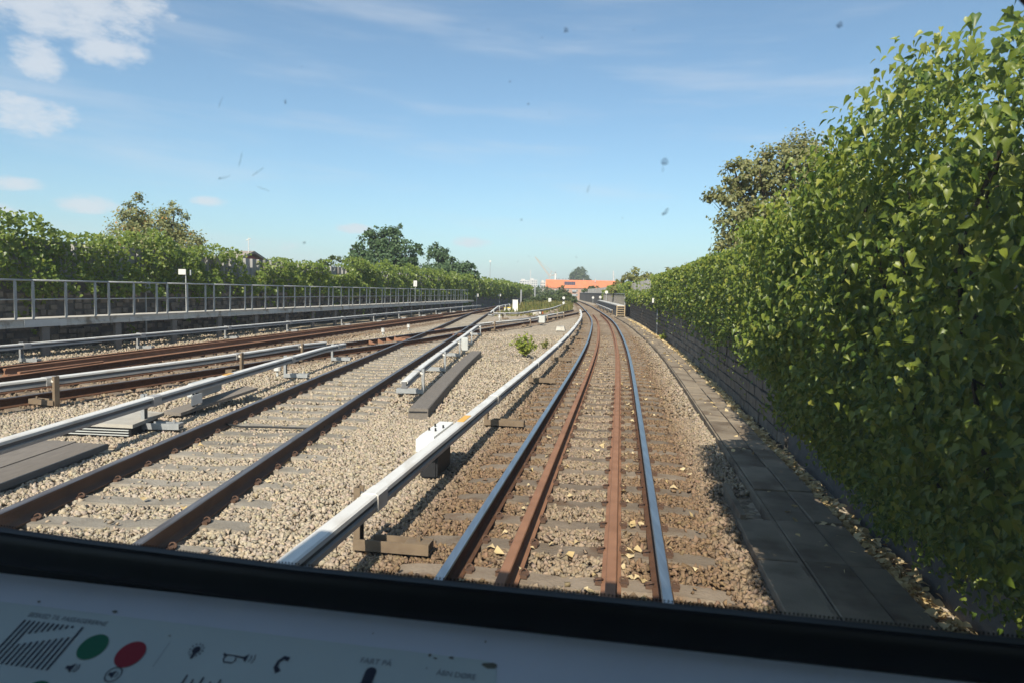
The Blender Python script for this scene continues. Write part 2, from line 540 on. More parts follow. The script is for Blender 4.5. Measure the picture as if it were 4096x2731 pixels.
# ------------------------------------------------------------------ plan curves: x as a function of y
class Curve:
    def __init__(self, pts):
        p = np.array(sorted(pts, key=lambda q: q[0]), float)
        self.y, self.x = p[:, 0], p[:, 1]
        n = len(p)
        h = np.diff(self.y)
        A = np.zeros((n, n))
        b = np.zeros(n)
        A[0, 0] = A[-1, -1] = 1
        for i in range(1, n - 1):
            A[i, i - 1], A[i, i], A[i, i + 1] = h[i - 1], 2 * (h[i - 1] + h[i]), h[i]
            b[i] = 6 * ((self.x[i + 1] - self.x[i]) / h[i] - (self.x[i] - self.x[i - 1]) / h[i - 1])
        self.m = np.linalg.solve(A, b)

    def __call__(self, yq):
        yq = np.asarray(yq, float)
        y, x, m = self.y, self.x, self.m
        i = np.clip(np.searchsorted(y, yq) - 1, 0, len(y) - 2)
        h = y[i + 1] - y[i]
        a, b = (y[i + 1] - yq) / h, (yq - y[i]) / h
        r = a * x[i] + b * x[i + 1] + ((a ** 3 - a) * m[i] + (b ** 3 - b) * m[i + 1]) * h * h / 6
        s0 = (x[1] - x[0]) / (y[1] - y[0]) - (y[1] - y[0]) * (2 * m[0] + m[1]) / 6
        s1 = (x[-1] - x[-2]) / (y[-1] - y[-2]) + (y[-1] - y[-2]) * (m[-2] + 2 * m[-1]) / 6
        r = np.where(yq < y[0], x[0] + s0 * (yq - y[0]), r)
        return np.where(yq > y[-1], x[-1] + s1 * (yq - y[-1]), r)

    def head(self, y):
        return np.arctan((self(np.asarray(y) + .25) - self(np.asarray(y) - .25)) / .5)

    def at(self, y, off=0.0, z=0.0):
        h = float(self.head(y))
        return (float(self(y)) + off * math.cos(h), float(y) - off * math.sin(h), z, h)

    def frames(self, y0, y1, off=0.0, z=0.0, step=0.6, grow=0.03):
        ys = [y0]
        while ys[-1] < y1:
            ys.append(ys[-1] + step + max(0.0, ys[-1]) * grow)
        ys[-1] = y1
        return [self.at(y, off(y) if callable(off) else off, z(y) if callable(z) else z) for y in ys]


TA = Curve([(-20, -3.56), (0, -.40), (4.4, .295), (10.5, 1.26), (23.3, 3.22), (36.9, 5.03), (46, 6.12), (61, 7.58), (83, 9.42), (115, 11.9), (155, 14.5), (210, 17.0)])
TC = Curve([(-6, -3.45), (5, -3.52), (10, -3.52), (20, -3.40), (35, -3.18), (54, -2.98), (75, -2.45), (95, -1.2)])
TD = Curve([(-5, -13.6), (16, -10.75), (22.5, -9.75), (29.4, -8.75), (44.4, -6.5), (62, -4.15), (90, -.9), (130, 3.2), (180, 7.2)])
TX = Curve([(0, -12.4), (11, -9.25), (15.4, -7.85), (20.7, -6.35), (24.4, -5.1), (28.3, -4.0), (37.1, -1.75), (50.4, 1.75), (68.9, 5.95), (85, 9.0)])
WALK = Curve([(10, -14.8), (17.4, -13.6), (33, -11.05), (50, -8.28), (72, -4.7)])
WALL_L = Curve([(-5, -19.0), (10, -16.6), (20, -15.0), (33, -12.85), (50, -10.1), (72, -6.5), (95, -2.9), (125, 1.0), (150, 4.0)])


def wall_off(y):
    return float(np.interp(y, [0, 30, 55, 64, 200], [2.72, 2.80, 2.90, 3.15, 3.15]))


# ------------------------------------------------------------------ setting: terrain and ballast bed
def build_ground():
    xs = np.concatenate([np.linspace(-3000, -120, 14), np.linspace(-100, 120, 45), np.linspace(140, 3000, 14)])
    ys = np.concatenate([np.linspace(-600, -60, 8), np.linspace(-40, 300, 60), np.linspace(330, 4500, 20)])
    X, Y = np.meshgrid(xs, ys)
    Z = -4.6 + 0.5 * np.sin(X * .05) * np.cos(Y * .043)
    V = np.stack([X.ravel(), Y.ravel(), Z.ravel()], 1)
    nx, ny = len(xs), len(ys)
    i = np.arange((ny - 1) * (nx - 1))
    a = (i // (nx - 1)) * nx + i % (nx - 1)
    F = np.stack([a, a + 1, a + nx + 1, a + nx], 1)
    link_mesh('ground', np_mesh('ground', V, F, M['field'], smooth=True), kind='structure')


def dust_tint(x, y):
    """ballast colour: pale tan stone, browned by brake and rail dust close to the tracks in use"""
    x, y = np.asarray(x, float), np.asarray(y, float)
    oa = np.abs(x - TA(y))
    od = np.abs(x - TD(y))
    ox = np.abs(x - TX(y))
    ka = np.clip((1.95 - oa) / .75, 0, 1)
    ka = ka * (0.55 + 0.45 * np.clip((oa - .35) / .25, 0, 1))
    kd = np.clip((2.3 - od) / .7, 0, 1) * .85
    kx = np.clip((1.6 - ox) / .6, 0, 1) * .75
    k = np.maximum(np.maximum(ka, kd), kx)[..., None]
    tan = np.array([0.385, 0.322, 0.242])
    brown = np.array([0.205, 0.138, 0.085])
    return tan * (1 - k) + brown * k


def build_bed():
    ys = np.concatenate([np.arange(-12, 3, 1.0), np.arange(3, 20, .2), np.arange(20, 60, .6), np.arange(60, 262, 4.0)])
    us = np.linspace(0, 1, 110)
    V, C = [], []
    for y in ys:
        xl = min(float(WALL_L(min(y, 150))), float(TA(y)) - 6) - .4
        xr = float(TA(y)) + wall_off(y) + .45
        x = xl + (xr - xl) * us
        z = -0.055 + 0.012 * np.sin(x * 2.3 + y * .7) + 0.010 * np.sin(x * .9 - y * 1.9)
        V.append(np.stack([x, np.full_like(x, y), z], 1))
        C.append(dust_tint(x, np.full_like(x, y)))
    V = np.concatenate(V)
    C = np.concatenate(C)
    n = len(us)
    i = np.arange((len(ys) - 1) * (n - 1))
    a = (i // (n - 1)) * n + i % (n - 1)
    F = np.stack([a, a + 1, a + n + 1, a + n], 1)
    me = np_mesh('trackbed', V, F, M['bed'], {'Col': ('FLOAT_COLOR', np.concatenate([C, np.ones((len(C), 1))], 1))}, smooth=True)
    link_mesh('trackbed', me, kind='structure')


build_ground()
build_bed()


# ------------------------------------------------------------------ tracks
RAIL = [(-.072, 0), (-.072, .012), (-.022, .030), (-.010, .045), (-.010, .122), (-.036, .136), (-.038, .160), (-.031, .169), (.031, .169), (.038, .160), (.036, .136), (.010, .122), (.010, .045), (.022, .030), (.072, .012), (.072, 0)]
RAIL_M = [1] * 16
RAIL_M[6] = RAIL_M[7] = RAIL_M[8] = 0
RZ = 0.003


def sleeper_mesh(name, m):
    lat = [-1.25, -1.10, -.78, -.42, 0, .42, .78, 1.10, 1.25]
    top = [-.005, .018, .034, .030, .010, .030, .034, .018, -.005]
    mb = MB()
    vs, fs = [], []
    for x, z in zip(lat, top):
        vs += [(x, -.13, -.12), (x, -.105, z), (x, .105, z), (x, .13, -.12)]
    for i in range(len(lat) - 1):
        for k in range(3):
            fs.append((i * 4 + k, i * 4 + k + 1, (i + 1) * 4 + k + 1, (i + 1) * 4 + k))
    fs += [(0, 1, 2, 3), tuple((len(lat) - 1) * 4 + k for k in (3, 2, 1, 0))]
    mb.add(vs, fs)
    return mb.mesh(name, m)


def clip_mesh():
    """spring clip on its shoulder, beside the rail foot (+x is away from the rail)"""
    mb = MB()
    mb.box((.035, 0, .018), (.06, .11, .035))
    pts = []
    for k in range(9):
        a = -0.5 + k / 8 * 4.1
        pts.append((.035 - .035 * math.cos(a), .045 * math.sin(a) * 1.0, .045 + .022 * math.sin(a * 1.3)))
    mb.tube(pts, .010, n=5)
    return mb.mesh('clip', M['clip'])


SLEEPER_A = sleeper_mesh('sleeper', M['sleeper'])
SLEEPER_C = sleeper_mesh('sleeper_grey', M['sleeper_grey'])
CLIP = clip_mesh()
SLEEPERS = []          # (x, y, heading) of the near ones, so that loose stones keep off them


def build_track(label, curve, y0, y1, top, side, guards=(), sl=None, sl_mesh=None, spacing=.62, clip_to=0.0, guard_y=None, guard_mat=None, clip_guard=False, group=None):
    root = empty('railway_track', (float(curve(5)), 5, 0), label=label, cat=None)
    tag(root, cat='track', group=group)
    inv = root.matrix_world.inverted() if False else Matrix.Translation((-float(curve(5)), -5, 0))
    for s in (-.752, .752):
        mb = MB()
        mb.sweep(curve.frames(y0, y1, s, RZ), RAIL, mats=RAIL_M)
        o = mb.build('rail', [top, side], root)
        o.matrix_parent_inverse = inv
    for gi, s in enumerate(guards):
        a, b = guard_y[gi] if guard_y else (y0, y1)
        mb = MB()
        mb.sweep(curve.frames(a, b, s, RZ), RAIL, mats=[0] * 16)
        o = mb.build('guard_rail', [guard_mat], root)
        o.matrix_parent_inverse = inv
    y = sl[0]
    while y < sl[1]:
        x_, y_, z_, h_ = curve.at(y)
        o = link_mesh('sleeper', sl_mesh, root, (x_, y_, -.028 + random.uniform(-.006, .004)), -h_)
        o.matrix_parent_inverse = inv
        if y < 30:
            SLEEPERS.append((x_, y_, h_))
        if y < clip_to:
            offs = [(-.752, 1), (-.752, -1), (.752, 1), (.752, -1)]
            if clip_guard:
                offs += [(g, d) for g in guards for d in (1, -1)]
            for (g, d) in offs:
                c = link_mesh('clip', CLIP, o, (g + d * .062, 0, .03), 0 if d > 0 else math.pi)
                c.scale = (.85, .8, .7)
        y += spacing
    return root


build_track('railway track with shiny running rails and brown guard rails beside the ivy wall', TA, -3, 205, M['steel_top'], M['rust'],
            guards=(-.34, .39), sl=(2.4, 110), sl_mesh=SLEEPER_A, clip_to=15.5, guard_y=[(-3, 63), (-3, 64)], guard_mat=M['rust_bright'], clip_guard=True)
build_track('dull dark-railed track on pale gravel between the short conductor rails', TC, -4, 96, M['steel_dull'], M['rust_dark'],
            sl=(2.2, 60), sl_mesh=SLEEPER_C, clip_to=15.0)
build_track('rusty railway track running below the raised walkway', TD, 8, 175, M['rust_bright'], M['rust'],
            guards=(-.36, .40), sl=(12, 75), sl_mesh=SLEEPER_A, guard_y=[(15.0, 54), (14.6, 17)], guard_mat=M['rust_bright'])
xt = build_track('rusty crossover track cutting through the dull dark-railed track', TX, 6, 78, M['steel_dull'], M['rust'],
                 sl=(9.0, 66), sl_mesh=SLEEPER_A)
# bracing ribs beside the crossing on the far rail of the crossover
for k in range(4):
    x_, y_, z_, h_ = TX.at(25.6 + k * .72, -.60)
    mb = MB()
    mb.add([(-.10, -.05, 0), (.16, -.05, 0), (-.10, -.05, .15), (-.10, .05, 0), (.16, .05, 0), (-.10, .05, .15)],
           [(0, 1, 2), (3, 5, 4), (0, 3, 4, 1), (1, 4, 5, 2), (0, 2, 5, 3)])
    o = mb.build('brace', M['rust_bright'], xt, loc=(x_, y_, RZ), rz=-h_)
    o.matrix_parent_inverse = Matrix.Translation((-float(TX(5)), -5, 0))
for (yy, off) in ((34.0, -1.0), (31.0, .75), (27.6, -.2)):
    x_, y_, z_, h_ = TX.at(yy, off)
    mb = MB()
    mb.box((0, 0, .07), (.5, .9, .10))
    mb.box((0, 0, .13), (.12, .8, .03))
    o = mb.build('crossing_block', M['rust_bright'], xt, loc=(x_, y_, 0.02), rz=-h_)
    o.matrix_parent_inverse = Matrix.Translation((-float(TX(5)), -5, 0))


# ------------------------------------------------------------------ conductor (third) rails
COVER = [(-.052, -.048), (-.066, -.040), (-.062, -.010), (-.046, 0), (.046, 0), (.062, -.010), (.066, -.040), (.052, -.048), (.050, -.012), (-.050, -.012)]
CONTACT = [(-.058, -.135), (-.058, -.098), (-.036, -.090), (-.036, -.014), (.036, -.014), (.036, -.090), (.058, -.098), (.058, -.135)]
CONTACT_M = [1, 1, 0, 0, 0, 1, 1, 1]
SLEEVE = [(-.070, -.140), (-.072, -.010), (-.050, .006), (.050, .006), (.072, -.010), (.070, -.140)]


def conductor(label, curve, y0, y1, off, brackets, side, h=.5, dirty=False, seg=5.2, drop=(0.0, 0.0), sleeve_mat=None, ramp=2.0, foot_len=.55, post_h=None):
    """side: +1 when its brackets stand on the right of the rail"""
    bx, by, _, bh = curve.at((y0 + y1) / 2, off)
    root = empty('conductor_rail', (bx, by, 0), label=label)
    tag(root, cat='conductor rail')
    inv = Matrix.Translation((-bx, -by, 0))

    def zz(y):
        a = max(0.0, 1 - (y - y0) / ramp) * drop[0] + max(0.0, 1 - (y1 - y) / ramp) * drop[1]
        return h - a
    mb = MB()
    mb.sweep(curve.frames(y0 + .01, y1 - .01, off, zz), CONTACT, mats=CONTACT_M)
    o = mb.build('contact_rail', [M['web_shade'], M['alu']], root)
    o.matrix_parent_inverse = inv
    cuts = sorted([y0] + [b for b in brackets if y0 + .4 < b < y1 - .4] + [y1])
    for a, b in zip(cuts[:-1], cuts[1:]):
        n = max(1, int(round((b - a) / seg)))
        for k in range(n):
            s0, s1 = a + (b - a) * k / n, a + (b - a) * (k + 1) / n
            mb = MB()
            mb.sweep(curve.frames(s0 + .012, s1 - .012, off, zz, step=.8), COVER)
            o = mb.build('cover', M['cover'], root)
            o.matrix_parent_inverse = inv
    gm = M['galv_dirty'] if dirty else M['galv']
    for b in brackets:
        x_, y_, z_, h_ = curve.at(b, off)
        mb = MB()
        mb.sweep([(0, -.11, zz(b), 0), (0, .11, zz(b), 0)], SLEEVE)
        o = mb.build('sleeve', sleeve_mat or M['alu'], root, loc=(x_, y_, 0), rz=-h_)
        o.matrix_parent_inverse = inv
        ph = post_h or zz(b) + .02
        mb = MB()
        mb.box((side * .15, 0, ph / 2), (.018, .09, ph))
        mb.box((side * .128, .04, ph / 2), (.045, .012, ph))
        mb.box((side * .128, -.04, ph / 2), (.045, .012, ph))
        o = mb.build('post', gm, root, loc=(x_, y_, 0), rz=-h_)
        o.matrix_parent_inverse = inv
        mb = MB()
        mb.tube([(side * .13, 0, zz(b) - .07), (side * .105, 0, zz(b) - .07), (side * .10, 0, zz(b) - .07), (side * .07, 0, zz(b) - .07)], [.05, .05, .035, .035], n=10)
        mb.build('insulator', M['insul'], o)
        mb = MB()
        x0, x1 = side * .15, side * .15 - side * foot_len
        xm = (x0 + x1) / 2
        mb.box((xm, 0, .03), (abs(x1 - x0), .15, .012))
        mb.box((xm, -.07, .07), (abs(x1 - x0), .012, .085))
        mb.box((xm - side * .06, .07, .07), (abs(x1 - x0) - .12, .012, .085))
        mb.box((x1 + side * .10, 0, .085), (.20, .10, .05))
        mb.tube([(x1 + side * .10, 0, .10), (x1 + side * .10, 0, .15)], .018, n=6)
        o = mb.build('foot', gm, root, loc=(x_, y_, 0), rz=-h_)
        o.matrix_parent_inverse = inv
    return root, inv


B1 = [-.1 + 5.22 * k for k in range(0, 13)]
cr1, inv1 = conductor('long white conductor rail with a white junction box beside the shiny track', TA, -2.0, 66, -1.50, B1, -1, dirty=True, foot_len=.62, sleeve_mat=M['cover'])
cr2, inv2 = conductor('short conductor rail with an open end beside the dark plastic plank', TC, 12.2, 33.3, 1.58, [13.7, 17.6, 21.7, 26.7, 32.2], 1, seg=2.6, drop=(.04, .06))
cr3, inv3 = conductor('conductor rail carried past the pale concrete lid and grey boards', TC, 0.5, 20.4, -1.64, [4.2, 9.75, 15.7, 19.6], -1, drop=(0, .05))
C4 = Curve([(2, -10.2), (10.7, -8.07), (13.2, -7.32), (14.8, -6.87), (19.7, -5.95), (20.8, -5.75)])
cr4, inv4 = conductor('conductor rail converging on the one beside the pale concrete lid', C4, 5.5, 20.9, 0, [11.5, 16.2, 19.2], 1, dirty=True, drop=(0, .05))
C5 = Curve([(8, -14.4), (17, -12.78), (25, -11.5), (31.6, -10.45), (49.6, -7.75), (80, -3.35)])
cr5, inv5 = conductor('long thin conductor rail running below the raised walkway', C5, 9, 78, 0, [13, 17.7, 22, 26.9, 31.9, 38.2, 43.3, 48.4, 53.5, 58.6, 63.8, 69, 74], -1, dirty=False, drop=(0, .05))
C7 = Curve([(35.0, -1.55), (38.4, .05), (44.1, 1.6), (56.1, 4.1)])
cr7, inv7 = conductor('conductor rail with a grey box where the crossover curves to the shiny track', C7, 34.6, 56.5, 0, [36, 41.3, 47.5, 52.4, 56], 1, dirty=True, drop=(.05, 0))
C8 = Curve([(50, -1.6), (51.5, -.2), (56, 1.3), (61.8, 2.5), (80, 5.2), (109, 9.0)])
cr8, inv8 = conductor('far conductor rail skirting the grassy island', C8, 50.2, 108, 0, [51, 57, 63, 69, 75, 82, 90, 98], -1, dirty=True)
cr10, inv10 = conductor('conductor rail at the foot of the platform with wooden steps', TA, 68.0, 104, 1.62, [68.4, 76, 84, 92, 100], 1, dirty=True)
C9 = Curve([(56, -1.9), (66, -1.2), (76, -.3)])
cr9, inv9 = conductor('conductor rail end sloping down behind the white cabinet', C9, 57, 75, 0, [58.5, 64, 70, 74.5], 1, h=.72, drop=(.35, 0), ramp=7)


def child_box(name, m, root, inv, curve, y, off, z, s, rz=0.0, bevel=0.0):
    x_, y_, _, h_ = curve.at(y, off)
    bm = bmesh.new()
    bmesh.ops.create_cube(bm, size=1)
    for v in bm.verts:
        v.co = Vector((v.co.x * s[0], v.co.y * s[1], v.co.z * s[2]))
    if bevel:
        bmesh.ops.bevel(bm, geom=list(bm.edges), offset=bevel, segments=2, affect='EDGES')
    me = bpy.data.meshes.new(name)
    bm.to_mesh(me)
    bm.free()
    me.materials.append(m)
    o = link_mesh(name, me, root, (x_, y_, z), -h_ + rz)
    o.matrix_parent_inverse = inv
    return o


jb = child_box('junction_box', M['whitebox'], cr1, inv1, TA, 7.55, -1.66, .40, (.24, .95, .21), bevel=.035)
child_box('box_body', M['black'], cr1, inv1, TA, 7.55, -1.67, .14, (.20, .62, .28), bevel=.02)  # plain black block below the white junction box
for (bx, by) in ((-.06, -.12), (.02, -.14), (-.05, .10), (.06, .05)):
    mb = MB()
    mb.tube([(bx, by, .10), (bx, by, .14)], .011, n=6)
    mb.build('bolt', M['black'], jb)
child_box('sticker', M['orange'], cr1, inv1, TA, 8.25, -1.50, .5045, (.085, .42, .004))
b2 = child_box('junction_box', M['greybox'], cr2, inv2, TC, 22.6, 1.80, .34, (.22, .34, .42), bevel=.02)
b7 = child_box('junction_box', M['greybox'], cr7, inv7, C7, 44.6, .22, .33, (.45, .5, .45), bevel=.02)
b3 = child_box('junction_box', M['greybox'], cr3, inv3, TC, 11.6, -1.74, .36, (.20, .9, .24), bevel=.02)
child_box('tag_plate', M['whitebox'], cr3, inv3, TC, 10.9, -1.55, .27, (.02, .34, .16))
mb = MB()
for dy in (-.05, .05):
    mb.tube([(.06, dy - .5, -.02), (.1, dy - .52, -.12), (.05, dy - .5, -.28), (.02, dy - .48, -.36)], .02, n=6)
mb.build('cable', M['cable'], b3)
child_box('sticker', M['orange'], cr3, inv3, TC, 12.3, -1.64, .5045, (.085, .32, .004))

# ------------------------------------------------------------------ raised walkway on the left
wk_root = empty('raised_walkway', (float(WALK(40)), 40, 0), label='raised walkway on legs with metal railing along the left wall')
tag(wk_root, cat='walkway')
invw = Matrix.Translation((-float(WALK(40)), -40, 0))
post_me = None
for i in range(21):
    ya = 13.43 + 2.8 * i          # section start, measured along y
    yb = ya + 2.8
    fr = [WALK.at(ya + .01), WALK.at(yb - .01)]
    mb = MB()
    mb.sweep(fr, [(0, .83), (.015, .83), (.015, .90), (0, .91), (0, 1.02), (.02, 1.03), (.02, 1.055), (-.85, 1.055), (-.85, 1.0), (-.03, 1.0), (-.03, .83)])
    o = mb.build('deck_beam', M['deck'], wk_root)
    o.matrix_parent_inverse = invw
    x_, y_, _, h_ = WALK.at(ya + .45)
    mb = MB()
    mb.box((0, 0, .40), (.10, .20, .86))
    mb.box((.04, 0, .40), (.03, .26, .86))
    for k in range(9):
        mb.box((.058, 0, .06 + k * .085), (.008, .2, .035))
    o = mb.build('leg', M['leg'], wk_root, loc=(x_ - .12, y_, -.02), rz=-h_)
    o.matrix_parent_inverse = invw
    mb = MB()
    mb.box((0, 0, .90), (.012, .20, .15))
    o = mb.build('joint_plate', M['deckpale'], wk_root, loc=WALK.at(ya + .95, .024)[:3], rz=-h_)
    o.matrix_parent_inverse = invw
    if i in (2, 6, 9, 13):
        mb = MB()
        mb.box((0, 0, .93), (.010, 1.45 if i == 2 else .8, .19))
        o = mb.build('fascia_plate', M['deckpale'], wk_root, loc=WALK.at(ya + .35 if i == 2 else ya + 1.7, .026)[:3], rz=-h_)
        o.matrix_parent_inverse = invw
    for d in (0.0, 1.12, 2.24):
        x_, y_, _, h_ = WALK.at(ya + d, -.04)
        if post_me is None:
            pm = MB()
            pm.box((0, 0, .53), (.03, .055, 1.06))
            pm.box((.02, 0, .53), (.012, .075, 1.0))
            pm.box((.022, 0, .52), (.03, .085, .05))
            post_me = pm.mesh('railing_post', M['galv'])
        o = link_mesh('railing_post', post_me, wk_root, (x_, y_, 1.05), -h_)
        o.matrix_parent_inverse = invw
    for (zz_, rr, nm) in ((2.13, .026, 'top_rail'), (1.60, .016, 'mid_rail')):
        a, b = WALK.at(ya, -.04, zz_), WALK.at(yb, -.04, zz_)
        mb = MB()
        mb.tube([a[:3], b[:3]], rr, n=8)
        o = mb.build(nm, M['galv'], wk_root, smooth=True)
        o.matrix_parent_inverse = invw
# end stub of the deck
fr = [WALK.at(72.2), WALK.at(74.6)]
mb = MB()
mb.sweep(fr, [(0, .90), (.02, 1.055), (-.85, 1.055), (-.85, .90)])
o = mb.build('deck_end', M['deck'], wk_root)
o.matrix_parent_inverse = invw
mb = MB()
mb.box((0, 0, .45), (.2, .1, .9))
o = mb.build('leg', M['leg'], wk_root, loc=WALK.at(74.4, -.1)[:3])
o.matrix_parent_inverse = invw

# ------------------------------------------------------------------ retaining walls with concrete noise barrier


def barrier_mesh(name, w, hgt, rib, fine=1):
    mb = MB()
    mb.box((0, 0, hgt / 2), (.06, w - .004, hgt))
    for k in range(fine):
        yy = -w / 2 + w * (k + .5) / fine
        mb.box((rib[2] * (.03 + rib[1] / 2), yy, hgt / 2), (rib[1], rib[0], hgt))
    return mb.mesh(name, M['panel'])


def build_wall_right():
    root = empty('retaining_wall', TA.at(40, 2.9)[:3], label='block-stone retaining wall topped with concrete barrier, beside the shiny track')
    tag(root, cat='wall')
    p = TA.at(40, 2.9)
    inv = Matrix.Translation((-p[0], -p[1], 0))
    ys = list(np.concatenate([np.arange(-14, 60, 2.0), np.arange(60, 206, 5.0)]))
    fr = [TA.at(y, wall_off(y)) for y in ys]
    mb = MB()
    mb.sweep(fr, [(0, -1.5), (0, 2.05), (.5, 2.05), (.5, -1.5)])
    o = mb.build('wall_core', M['mortar'], root)
    o.matrix_parent_inverse = inv
    mb = MB()
    mb.sweep(fr, [(-.05, 2.05), (-.05, 2.13), (.45, 2.13), (.45, 2.05)])
    o = mb.build('coping', M['panel'], root)
    o.matrix_parent_inverse = inv
    # stone blocks: the 300 nearest visible ones singly, the rest joined
    base = []
    for k in range(4):
        bm = bmesh.new()
        bmesh.ops.create_cube(bm, size=1)
        for v in bm.verts:
            v.co = Vector((v.co.x * .07, v.co.y * .43, v.co.z * .175))
        bmesh.ops.bevel(bm, geom=[e for e in bm.edges if e.verts[0].co.x < 0 and e.verts[1].co.x < 0], offset=.018, segments=1, affect='EDGES')
        for v in bm.verts:
            v.co += Vector((random.uniform(-.012, .006), random.uniform(-.012, .012), random.uniform(-.010, .010)))
        me = bpy.data.meshes.new('stone_block')
        bm.to_mesh(me)
        bm.free()
        me.materials.append(M['stone'])
        base.append(me)
    cnt = 0
    rest = MB()
    rows = []
    for r_ in range(10):
        y = 10.0 + (r_ % 2) * .23
        while y < 64:
            rows.append((y, r_))
            y += .46
    rows.sort(key=lambda q: abs(q[0] - 24) + q[1] * .2)
    for (y, r_) in rows:
        x_, y_, _, h_ = TA.at(y, wall_off(y) - .012 + random.uniform(-.012, .012))
        if cnt < 300:
            o = link_mesh('stone_block', base[cnt % 4], root, (x_, y_, .10 + .2 * r_), -h_ + random.uniform(-.09, .09))
            o.matrix_parent_inverse = inv
            cnt += 1
        else:
            rest.box((x_, y_, .10 + .2 * r_), (.07, .43 + random.uniform(-.02, .02), .17 + random.uniform(-.02, .01)), -h_)
    o = rest.build('stone_blocks', M['stone'], root, kind='stuff')
    o.matrix_parent_inverse = inv
    pm = barrier_mesh('barrier_panel', 1.2, .95, (.07, .05, -1), 5)
    y = -12.0
    while y < 200:
        x_, y_, _, h_ = TA.at(y, wall_off(y) + .16)
        o = link_mesh('barrier_panel', pm, root, (x_, y_, 2.12), -h_)
        o.matrix_parent_inverse = inv
        y += 1.2
    return root


def build_wall_left():
    p = WALL_L.at(40)
    root = empty('retaining_wall', p[:3], label='dark rubble retaining wall with ribbed concrete barrier behind the raised walkway')
    tag(root, cat='wall')
    inv = Matrix.Translation((-p[0], -p[1], 0))
    ys = list(np.arange(-5, 150, 2.5))
    fr = [WALL_L.at(y) for y in ys]
    mb = MB()
    mb.sweep(fr, [(0, -1.5), (0, 2.2), (-.5, 2.2), (-.5, -1.5)])
    o = mb.build('wall_core', M['mortar'], root)
    o.matrix_parent_inverse = inv
    # rubble courses near the foot, where stones show
    rest = MB()
    for y in np.arange(12, 62, .36):
        for r_ in range(9):
            if random.random() < .80:
                x_, y_, _, h_ = WALL_L.at(y + random.uniform(-.1, .1), .02 + random.uniform(-.02, .03))
                rest.box((x_, y_, .1 + .2 * r_ + random.uniform(-.04, .04)), (.09, random.uniform(.2, .36), random.uniform(.11, .19)), -h_ + random.uniform(-.08, .08))
    o = rest.build('rubble_stones', M['stone'], root, kind='stuff')
    o.matrix_parent_inverse = inv
    pm = barrier_mesh('barrier_panel', .6, 1.28, (.10, .14, 1), 1)
    y = 12.0
    while y < 140:
        x_, y_, _, h_ = WALL_L.at(y, -.18)
        o = link_mesh('barrier_panel', pm, root, (x_, y_, 2.14), -h_)
        o.matrix_parent_inverse = inv
        y += .6 if y < 75 else 1.2
    return root


build_wall_right()
build_wall_left()


# ------------------------------------------------------------------ leaves
LEAF_V = np.array([(0, 0, 0), (-.42, .28, .06), (0, .42, -.02), (.42, .28, .06), (-.26, .66, .03), (.26, .66, .03), (0, 1.0, -.10)], float)
LEAF_F = np.array([(0, 2, 1), (0, 3, 2), (1, 2, 4), (2, 3, 5), (4, 2, 6), (2, 5, 6)], int)


LOBE_V = np.array([(0, .06, -.03), (0, .48, -.05), (0, 1.16, -.26), (-.20, -.04, .03), (-.36, .22, .12), (-.21, .66, .03), (.20, -.04, .03), (.36, .22, .12), (.21, .66, .03)], float)
LOBE_F = np.array([(0, 4, 3), (0, 1, 4), (1, 5, 4), (1, 2, 5), (0, 6, 7), (0, 7, 1), (1, 7, 8), (1, 8, 2)], int)


def leaf_arrays(P, Nrm, size, r, droop=0.9, jitter=0.5, lobed=False):
    """P positions, Nrm facing directions; returns V, F, r per vertex"""
    n = len(P)
    Nrm = Nrm + rng.normal(0, jitter, (n, 3))
    Nrm /= np.linalg.norm(Nrm, axis=1)[:, None]
    D = np.tile(np.array([0, 0, -droop]), (n, 1)) + rng.normal(0, .50, (n, 3))
    D -= (D * Nrm).sum(1)[:, None] * Nrm
    D /= np.linalg.norm(D, axis=1)[:, None] + 1e-9
    S = np.cross(D, Nrm)
    sz = size[:, None, None]
    LV, LF = (LOBE_V, LOBE_F) if lobed else (LEAF_V, LEAF_F)
    V = P[:, None, :] + sz * (LV[None, :, 0:1] * S[:, None, :] + (LV[None, :, 1:2] - .3) * D[:, None, :] + LV[None, :, 2:3] * Nrm[:, None, :])
    k = len(LV)
    F = (LF[None] + (np.arange(n) * k)[:, None, None]).reshape(-1, 3)
    return V.reshape(-1, 3), F, np.repeat(r, k), (S, D, Nrm)


def leaf_object(name, P, Nrm, size, r, m, parent, inv=None, kind='stuff', droop=.9, jitter=.5, lobed=False):
    V, F, rr, _ = leaf_arrays(P, Nrm, size, r, droop, jitter, lobed)
    me = np_mesh(name, V, F, m, {'r': ('FLOAT', rr)})
    o = link_mesh(name, me, parent, kind=kind)
    if inv is not None:
        o.matrix_parent_inverse = inv
    return o


def noise2(a, b, s=1.0, seed=0):
    return (np.sin(a * 1.7 * s + b * 2.3 * s + seed) + np.sin(a * 3.9 * s - b * 1.3 * s + seed * 2.1) * .6 + np.sin(a * .8 * s + b * 4.7 * s + seed * .7) * .5 + np.sin(a * 7.3 * s + b * 6.1 * s + seed * 1.3) * .35) / 2.45


